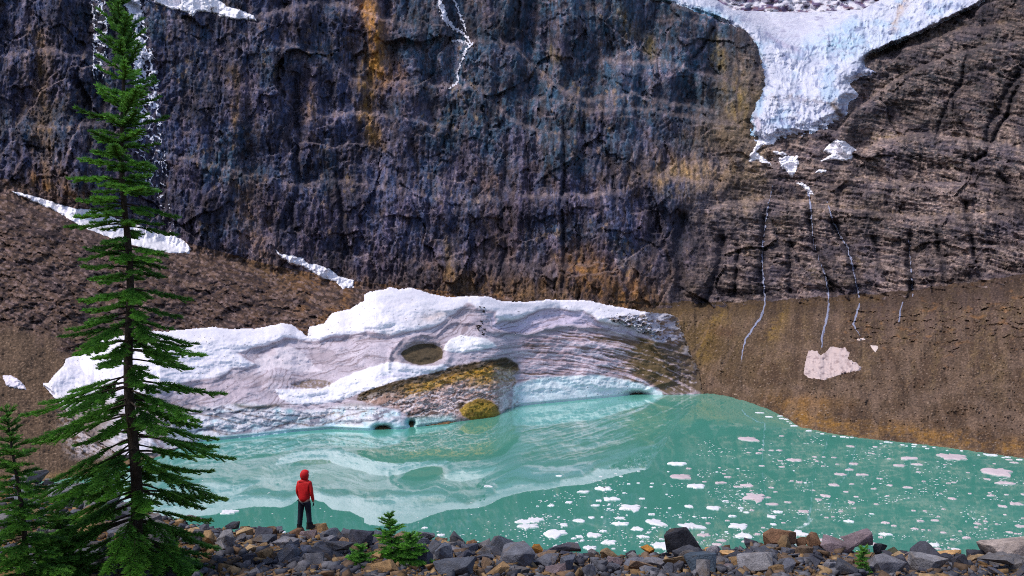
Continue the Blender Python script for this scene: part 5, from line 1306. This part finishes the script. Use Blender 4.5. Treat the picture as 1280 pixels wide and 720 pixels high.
FH = [
    (286, 640, 23, .9, W_, 'white floe beside the tips of the lower spruce branches'),
    (330, 662, 15, .9, W_, 'larger white floe close to the shore left of the person'),
    (342, 660, 9, .8, W_, 'small white floe touching the larger one left of the person'),
    (352, 666, 11, .8, W_, 'white floe hugging the rocks just left of the feet of the person'),
    (531, 660, 9, .8, W_, 'small white floe on the calm pale water above the young firs'),
    (551, 669, 11, .8, W_, 'white floe right above the shore rocks, right of the young firs'),
    (610, 608, 12, .9, W_, 'lone white floe under the reflection of the snow lens'),
    (699, 595, 9, .9, W_, 'lone small white floe high in the middle of the lake'),
    (730, 615, 18, .6, W_, 'thin long white floe in the middle of the lake'),
    (755, 611, 20, 1.3, W_, 'white floe with a dark stone on it'),
    (749, 626, 9, 1.2, W_, 'small roundish floe left of the flat white floe with pointed ends'),
    (763, 624, 21, 1.0, W_, 'flat white floe with pointed ends in the middle of the lake'),
    (789, 635, 31, 1.3, W_, 'large slanting white floe at the centre of the lake'),
    (689, 632, 9, 1.6, W_, 'small chunky floe in the middle left of the drifting ice'),
    (654, 652, 20, 1.2, W_, 'upper lump of the ragged floe cluster near the middle shore'),
    (668, 650, 22, 1.2, W_, 'right lump of the ragged floe cluster near the middle shore'),
    (661, 658, 26, .9, W_, 'lowest lump of the ragged floe cluster near the middle shore'),
    (694, 667, 34, 1.3, W_, 'broad smooth white floe just off the middle shore'),
    (725, 671, 10, 1.6, W_, 'roundish chunk right of the broad smooth white floe'),
    (742, 669, 21, 1.2, W_, 'wedge shaped white floe off the middle shore'),
    (754, 664, 11, .9, W_, 'narrow floe at the upper tip of the wedge shaped white floe'),
    (724, 651, 16, 1.2, W_, 'domed white floe above the broad smooth white floe'),
    (760, 678, 18, 1.3, W_, 'angular white floe above the dip in the shore'),
    (738, 685, 16, 1.3, W_, 'white floe in the small bay beside the long dark boulder'),
    (705, 656, 12, 1.4, W_, 'lumpy floe pair member left of the domed white floe'),
    (796, 661, 16, 1.6, W_, 'crumbling white floe left of the big pale floe'),
    (803, 671, 15, 1.2, W_, 'flat broken floe below the crumbling white floe'),
    (819, 653, 25, 1.6, W_, 'big pale floe with a straight right side, above the black pyramid boulder'),
    (776, 655, 20, .9, W_, 'ragged thin floe in the gap left of the crumbling white floe'),
    (863, 658, 32, 1.3, W_, 'round white floe with a hollow top, above the black pyramid boulder'),
    (829, 683, 30, 1.3, W_, 'white floe tucked behind the ochre rock at the shore'),
    (851, 596, 33, .9, PK, 'long pinkish floe in the upper middle of the lake'),
    (846, 580, 26, .9, W_, 'white floe drifting near the reflected ice rubble'),
    (870, 608, 26, 1.1, W_, 'ragged pale floe under the long pinkish floe'),
    (861, 633, 13, 1.2, W_, 'small bright floe above the round hollow floe'),
    (892, 635, 22, .9, W_, 'flat floe with a dirty left edge in the middle of the lake'),
    (924, 658, 27, 1.2, W_, 'sprawling white floe above the pale sandy block'),
    (930, 670, 26, 1.2, W_, 'crumbled slushy floe near the shore above the lilac grey boulder'),
    (965, 646, 12, 1.5, W_, 'small squarish floe right of the sprawling white floe'),
    (995, 667, 24, 1.4, W_, 'slushy white floe close to the flat topped brown boulder'),
    (972, 640, 13, .8, W_, 'thin floe above the small squarish floe'),
    (935, 549, 28, 1.3, PK, 'pinkish floe on the dark green water near the far shore'),
    (944, 622, 30, 1.9, PK, 'broad mottled pink floe in the crowded ice'),
    (934, 607, 18, 1.0, PK, 'pink floe just above the broad mottled pink floe'),
    (1067, 580, 13, 1.2, PK, 'small pink floe in the far right water'),
    (1051, 593, 13, 1.3, PK, 'cream floe right of the reflected left waterfall'),
    (1032, 620, 13, 1.4, PK, 'cream coloured floe in the crowded ice on the right'),
    (1135, 573, 26, .8, PK, 'long pinkish floe in the far right water'),
    (1124, 582, 18, .8, PK, 'thinner pinkish floe under the long one in the far right water'),
    (1189, 571, 36, 1.2, PK, 'large pinkish white floe lying close to the right shore'),
    (1246, 590, 44, 1.3, PK, 'largest pink floe, close to the right shore'),
    (1256, 604, 24, .8, PK, 'narrow pale floe below the largest pink floe'),
    (1106, 668, 15, 1.1, W_, 'white floe above the black rock on the right of the shore'),
    (1194, 687, 12, 1.4, W_, 'oval white floe just off the rocks on the lower right'),
    (1168, 681, 12, 1.4, W_, 'angular white floe above the wide pale topped boulder'),
    (1062, 652, 14, .8, W_, 'thin white floe above the humped purple boulder'),
    (949, 516, 10, 1.2, W_, 'chunky white floe against the far shore where the water narrows'),
    (961, 521, 11, .9, W_, 'flat white floe right beside the chunky one at the far shore'),
    (1240, 569, 16, .9, W_, 'white floe stranded along the right shore'),
]
rr = random.Random(9)
for px, py, w_, asp, c, lb in FH:
    floe(px, py, w_ * .78, asp, c, lb, None, None, rr)
GRP = [('tiny white ice scrap drifting loose on the green middle of the lake', 'tiny white ice scraps'), ('tiny pinkish ice scrap in the crowded drift on the right half of the lake', 'tiny pink ice scraps'), ('tiny white ice bit lined up along the far right shore', 'ice bits along the far shore')]
n = 0; tries = 0
while n < 236 and tries < 9000:
    tries += 1
    z_ = rr.random()
    if z_ < .18:
        px = rr.uniform(960, 1290); py = float(pl(px, SH_R)) + rr.uniform(1, 4.5); w_ = rr.uniform(2.5, 7); g_ = 2; c = W_
    elif z_ < .45:
        px = rr.gauss(800, 100); py = rr.uniform(585, 692); w_ = 2.5 + rr.expovariate(1 / 2.6); g_ = 0; c = W_
        if py < 655 - .42 * (px - 600): continue
    else:
        px = rr.uniform(860, 1285); py = rr.uniform(540, 690); w_ = 3 + rr.expovariate(1 / 3.2); g_ = 1; c = PK
        if py < float(pl(px, SH_R)) + 4: continue
        if px < 940 and py < 580 and rr.random() < .8: continue
    if py > 694 or w_ > 16: continue
    if any(abs(px - a) < .5 * (w_ + b_) and abs(py - e) < .22 * (w_ + b_) for a, e, b_ in fl): continue
    floe(px, py, w_, rr.uniform(.6, 1.3), c, GRP[g_][0], GRP[g_][1], None, rr); n += 1
# finest specks of ice: one scattered mass
VV, FF = [], []; off = 0; cnt = 0
hexa = np.arange(6) / 6 * 6.2832
while cnt < 1700:
    z_ = rs.random()
    if z_ < .55: px = rs.uniform(870, 1300); py = rs.uniform(545, 692)
    elif z_ < .9: px = rs.normal(780, 120); py = rs.uniform(600, 694)
    else: px = rs.uniform(230, 700); py = rs.uniform(600, 675)
    if py < pl(px, SH_R) + 3 or (z_ > .55 and py < 655 - .40 * (px - 600) and rs.random() < .9): continue
    if z_ < .9 and fbm(np.array([px / 60]), np.array([py / 18]), 3, 970)[0] < .06: continue
    Y = float(ywater(py)); x = (px - 640) / F * Y; w_ = rs.uniform(.8, 2.6) / F * Y
    rd = w_ * .5 * rs.uniform(.6, 1.2, 6); a = rs.uniform(0, 6)
    ring = np.stack([x + rd * np.cos(hexa + a) * 1.3, Y + rd * np.sin(hexa + a), np.full(6, .012)], 1)
    low_ = ring.copy(); low_[:, 2] = -.03; top_ = np.array([[x, Y, .03]])
    VV += [ring, low_, top_]; FF += [[off + k, off + (k + 1) % 6, off + 12] for k in range(6)] + [[off + 6 + k, off + 6 + (k + 1) % 6, off + (k + 1) % 6] for k in range(6)] + [[off + 6 + k, off + (k + 1) % 6, off + k] for k in range(6)]
    off += 13; cnt += 1
o = link('ice_specks', mesh_np('ice_specks', np.concatenate(VV), np.array(FF)), mat_plain('speck_ice', (.72, .70, .72), scale=.3, vary=.2, bump=0)); tag(o, 'fine specks of ice scattered over the lake', 'ice specks', None, 'stuff')

# ================================================================ person
def skin_body(name, joints, edges, root_i, mat, parent, sub=2):
    me = bpy.data.meshes.new(name)
    me.from_pydata([j[0] for j in joints], edges, []); me.update()
    o = link(name, me, None, None)
    mod = o.modifiers.new('skin', 'SKIN'); sv = me.skin_vertices[0].data
    for k, j in enumerate(joints):
        rx, ry = (j[1], j[1]) if not hasattr(j[1], '__len__') else j[1]
        sv[k].radius = (rx, ry); sv[k].use_root = (k == root_i)
    ss_ = o.modifiers.new('sub', 'SUBSURF'); ss_.levels = sub; ss_.render_levels = sub
    dg = bpy.context.evaluated_depsgraph_get(); dg.update()
    m2 = bpy.data.meshes.new_from_object(o.evaluated_get(dg)); m2.name = name
    bpy.data.objects.remove(o); 
    for p_ in m2.polygons: p_.use_smooth = True
    m2.materials.clear()
    ob = link(name, m2, mat, None)
    if parent:
        ob.parent = parent
    return ob


YP = 25.9
fx, _, fz = gray_px(380.5, 663, YP)
man = empty('person', (fx, YP, fz), 'person in a red hooded jacket and dark trousers standing on the boulders facing the lake', 'person')
man.rotation_euler = (0, 0, math.radians(-14))
M_SKIN = mat_plain('skin', (.45, .27, .19), rough=.6, vary=.08, bump=0)
M_RED = mat_plain('red_jacket', (.60, .012, .014), rough=.65, vary=.22, scale=5, bump=.6, bdist=.02)
M_NAVY = mat_plain('dark_trousers', (.012, .014, .026), rough=.8, vary=.3, scale=7, bump=.5, bdist=.015)
M_BOOT = mat_plain('boot_leather', (.02, .018, .018), rough=.7, vary=.3, bump=.2)
# local frame: +y is the way the body faces (the lake), +x to the right; left foot lower on its slab
Lf, Rf = (-.15, -.02, .02), (.17, .02, .085)
body = [((0, 0, .92), (.10, .08)), ((0, .0, 1.08), (.135, .10)), ((0, .0, 1.28), (.16, .11)), ((0, -.01, 1.42), (.10, .08)), ((0, .0, 1.50), .055), ((.005, .02, 1.575), (.075, .085)), ((.01, .03, 1.66), (.078, .095)), ((.01, .03, 1.715), (.06, .07)),
        ((-.17, 0, 1.385), .062), ((-.212, -.01, 1.13), .045), ((-.195, .10, .93), .036), ((-.192, .14, .85), (.022, .04)),
        ((.17, 0, 1.385), .062), ((.228, -.02, 1.13), .045), ((.248, .05, .90), .036), ((.254, .07, .81), (.022, .04)),
        ((-.09, 0, .84), .095), ((-.13, .01, .48), .062), ((-.15, -.01, .13), .045), ((.09, 0, .84), .095), ((.12, .03, .52), .062), ((.17, .0, .19), .045)]
ed = [(0, 1), (1, 2), (2, 3), (3, 4), (4, 5), (5, 6), (6, 7), (2, 8), (8, 9), (9, 10), (10, 11), (2, 12), (12, 13), (13, 14), (14, 15), (0, 16), (16, 17), (17, 18), (0, 19), (19, 20), (20, 21)]
skin_body('body', body, ed, 0, M_SKIN, man)
# fingers: five short chains from each palm, slightly curled
hv, hf, ho = [], [], 0
for sx, hx, hy, hz in ((-1, -.192, .14, .83), (1, .254, .07, .79)):
    for k, (dx, dy, L1) in enumerate([(-.012 * sx, .036, .050), (.0, .022, .085), (.0, .006, .092), (.0, -.010, .086), (.0, -.026, .068)]):
        p0 = np.array([hx + dx, hy + dy, hz]); dr = np.array([-.25 * sx * (k == 0), .5 * (k == 0), -1.0])
        dr /= np.linalg.norm(dr); p1 = p0 + dr * L1 * .5; p2 = p1 + (dr + np.array([-.35 * sx, .1, 0])) * L1 * .35; p3 = p2 + (dr + np.array([-.8 * sx, .1, .1])) * L1 * .22
        v, f_ = tube([p0, p1, p2, p3], [.0095, .009, .008, .005], 6); hv.append(v); hf.append(f_ + ho); ho += len(v)
ob = link('fingers', mesh_np('fingers', np.concatenate(hv), np.concatenate(hf), None, True), mat_plain('dark_gloves', (.02, .02, .024), rough=.8, bump=0)); ob.parent = man
jk = [((0, 0, .80), (.205, .155)), ((0, .0, 1.06), (.172, .13)), ((0, .0, 1.27), (.19, .13)), ((0, -.015, 1.41), (.125, .10)), ((0, -.015, 1.50), (.09, .09)),
      ((-.18, 0, 1.385), .080), ((-.222, -.01, 1.13), .060), ((-.200, .085, .945), .050), ((-.196, .125, .885), .046),
      ((.18, 0, 1.385), .080), ((.232, -.02, 1.13), .060), ((.246, .04, .935), .050), ((.252, .06, .865), .046)]
je = [(0, 1), (1, 2), (2, 3), (3, 4), (2, 5), (5, 6), (6, 7), (7, 8), (2, 9), (9, 10), (10, 11), (11, 12)]
jo = skin_body('jacket', jk, je, 0, M_RED, man)
tr = [((0, 0, .96), (.15, .12)), ((-.095, 0, .80), .108), ((-.13, .01, .48), .084), ((-.15, -.01, .10), .074), ((.095, 0, .80), .108), ((.12, .03, .52), .084), ((.168, .0, .165), .074)]
skin_body('trousers', tr, [(0, 1), (1, 2), (2, 3), (0, 4), (4, 5), (5, 6)], 0, M_NAVY, man)
# hood: a shell round the head, open towards the face, peak to the front right
hvv, hff = [], []; nu, nv = 20, 12
yaw = math.radians(-48)
for i in range(nv + 1):
    ph_ = math.pi * i / nv
    for j in range(nu):
        th = 2 * math.pi * j / nu
        d_ = np.array([math.sin(ph_) * math.sin(th), math.sin(ph_) * math.cos(th), math.cos(ph_)])
        rx, ry, rz_ = .118, .140, .165
        p_ = d_ * (rx, ry, rz_)
        if d_[2] < 0: p_[2] *= .95; p_[0] *= 1 + .25 * d_[2] ** 2; p_[1] *= 1 + .1 * d_[2] ** 2
        if d_[1] > .55: p_[1] += .028 * (d_[2] > .1) * d_[1]; p_[1] = min(p_[1], .118 + .05 * max(0, d_[2]))
        if d_[1] > .72 and -.62 < d_[2] < .55: p_[1] -= .075
        hvv.append((p_[0] * math.cos(yaw) - p_[1] * math.sin(yaw) + .005, p_[0] * math.sin(yaw) + p_[1] * math.cos(yaw) + .01, p_[2] + 1.615))
for i in range(nv):
    for j in range(nu): hff.append([i * nu + j, i * nu + (j + 1) % nu, (i + 1) * nu + (j + 1) % nu, (i + 1) * nu + j])
ob = link('hood', mesh_np('hood', np.array(hvv), np.array(hff), None, True), M_RED)
ob.parent = jo
# face within the hood
fv = []; ff_ = []
def ball(c, r_, n1_=8, n2_=6):
    o_ = len(fv)
    for i in range(n2_ + 1):
        for j in range(n1_):
            a, b_ = 2 * math.pi * j / n1_, math.pi * i / n2_
            fv.append((c[0] + r_[0] * math.sin(b_) * math.cos(a), c[1] + r_[1] * math.sin(b_) * math.sin(a), c[2] + r_[2] * math.cos(b_)))
    for i in range(n2_):
        for j in range(n1_): ff_.append([o_ + i * n1_ + j, o_ + i * n1_ + (j + 1) % n1_, o_ + (i + 1) * n1_ + (j + 1) % n1_, o_ + (i + 1) * n1_ + j])
dirf = np.array([-math.sin(yaw), math.cos(yaw), 0]); sidf = np.array([math.cos(yaw), math.sin(yaw), 0]); hc = np.array([.008, .015, 1.60])
ball(hc + dirf * .05, (.066, .066, .10), 12, 10); ball(hc + dirf * .118 + (0, 0, -.005), (.012, .012, .02)); ball(hc + dirf * .10 + (0, 0, -.055), (.02, .02, .008))
for sg in (-1, 1): ball(hc + dirf * .104 + sidf * .03 * sg + (0, 0, .022), (.012, .012, .008))
ob = link('face', mesh_np('face', np.array(fv), np.array(ff_), None, True), M_SKIN); ob.parent = man
for (x_, y_, z_), rot_ in ((Lf, .1), (Rf, -.45)):
    v = []; n = 14
    outline = [(-.045, -.10), (-.052, -.02), (-.05, .08), (-.058, .14), (-.04, .19), (0, .205), (.04, .19), (.055, .14), (.05, .08), (.05, -.02), (.045, -.10), (.02, -.12), (-.02, -.12)]
    n = len(outline)
    for hgt, sc_, cut_ in ((0, 1.05, 9), (.03, 1.06, 9), (.07, 1.0, .17), (.11, .95, .07), (.20, .95, .05)):
        for a, b_ in outline:
            b2 = min(b_ * sc_, cut_); a2 = a * sc_
            v.append((x_ + a2 * math.cos(rot_) - b2 * math.sin(rot_), y_ + a2 * math.sin(rot_) + b2 * math.cos(rot_), z_ + hgt - .03))
    f4 = [[l * n + k, l * n + (k + 1) % n, (l + 1) * n + (k + 1) % n, (l + 1) * n + k] for l in range(4) for k in range(n)]
    ob = link('boot', mesh_np('boot', np.array(v), np.array(f4), None, True), M_BOOT); ob.parent = man

# stones in a line on the snow bank
sr = random.Random(3)
for k in range(16):
    py = sr.choice([383, 385, 388, 390, 402, 404, 407, 409, 411, 413, 416, 418, 420]) + sr.uniform(-1, 1); px = 601 + sr.gauss(0, 2.2)
    Y = float(bank(px, py)) - .15; x, y, z = gray_px(px, py, Y)
    o = boulder(x, y, z, sr.uniform(.5, 1.0), 1, 1, .8, None, (58, 48, 48), 'dark stone in the upright trail of stones on the snow bank above the white lens', 'trail of dark stones on the snow bank', None, sr)
    o.name = 'stone'; o['category'] = 'stone'
o = boulder(*gray_px(755, 610.5, float(ywater(611))), .5, 1, 1, .6, None, (40, 34, 34), 'dark stone lying on a white ice floe', None, None, sr); o.name = 'stone'; o['category'] = 'stone'
EXPOSURE = 0.84
# ================================================================ camera, light, render
cam = bpy.data.cameras.new('camera'); co = bpy.data.objects.new('camera', cam); COL.objects.link(co)
co.location = (0, 0, CZ); co.rotation_euler = (math.pi / 2, 0, 0)
cam.sensor_width = 36; cam.lens = 36 * F / 1280; cam.shift_y = (HY - 360) / 1280
cam.clip_start = .1; cam.clip_end = 9000
SC.camera = co
w = bpy.data.worlds.new('World'); SC.world = w; w.use_nodes = True
nt = w.node_tree; bg = nt.nodes['Background']
sky = nt.nodes.new('ShaderNodeTexSky'); sky.sky_type = 'NISHITA'; sky.sun_disc = False
EL, AZ = math.radians(60), math.radians(245)
sky.sun_elevation = EL; sky.sun_rotation = AZ; sky.dust_density = 5.0; sky.air_density = .8; sky.ozone_density = .6; sky.altitude = 1500
nt.links.new(sky.outputs[0], bg.inputs['Color']); bg.inputs['Strength'].default_value = .11
sl = bpy.data.lights.new('sun', 'SUN'); so = bpy.data.objects.new('sun', sl); COL.objects.link(so)
sl.energy = 1.35; sl.angle = math.radians(12); sl.color = (1, .95, .88)
d = Vector((math.sin(AZ) * math.cos(EL), math.cos(AZ) * math.cos(EL), math.sin(EL)))
so.rotation_euler = (-d).to_track_quat('-Z', 'Y').to_euler(); so.location = (0, 0, 200)
SC.render.engine = 'CYCLES'
SC.cycles.use_denoising = False; SC.cycles.filter_width = 1.0
SC.cycles.max_bounces = 6; SC.cycles.diffuse_bounces = 3; SC.cycles.glossy_bounces = 3; SC.cycles.transparent_max_bounces = 6
vs = SC.view_settings
SC.display_settings.display_device = 'sRGB'
vs.view_transform = 'Standard'; vs.look = 'None'; vs.gamma = 1; vs.exposure = EXPOSURE; vs.use_curve_mapping = False
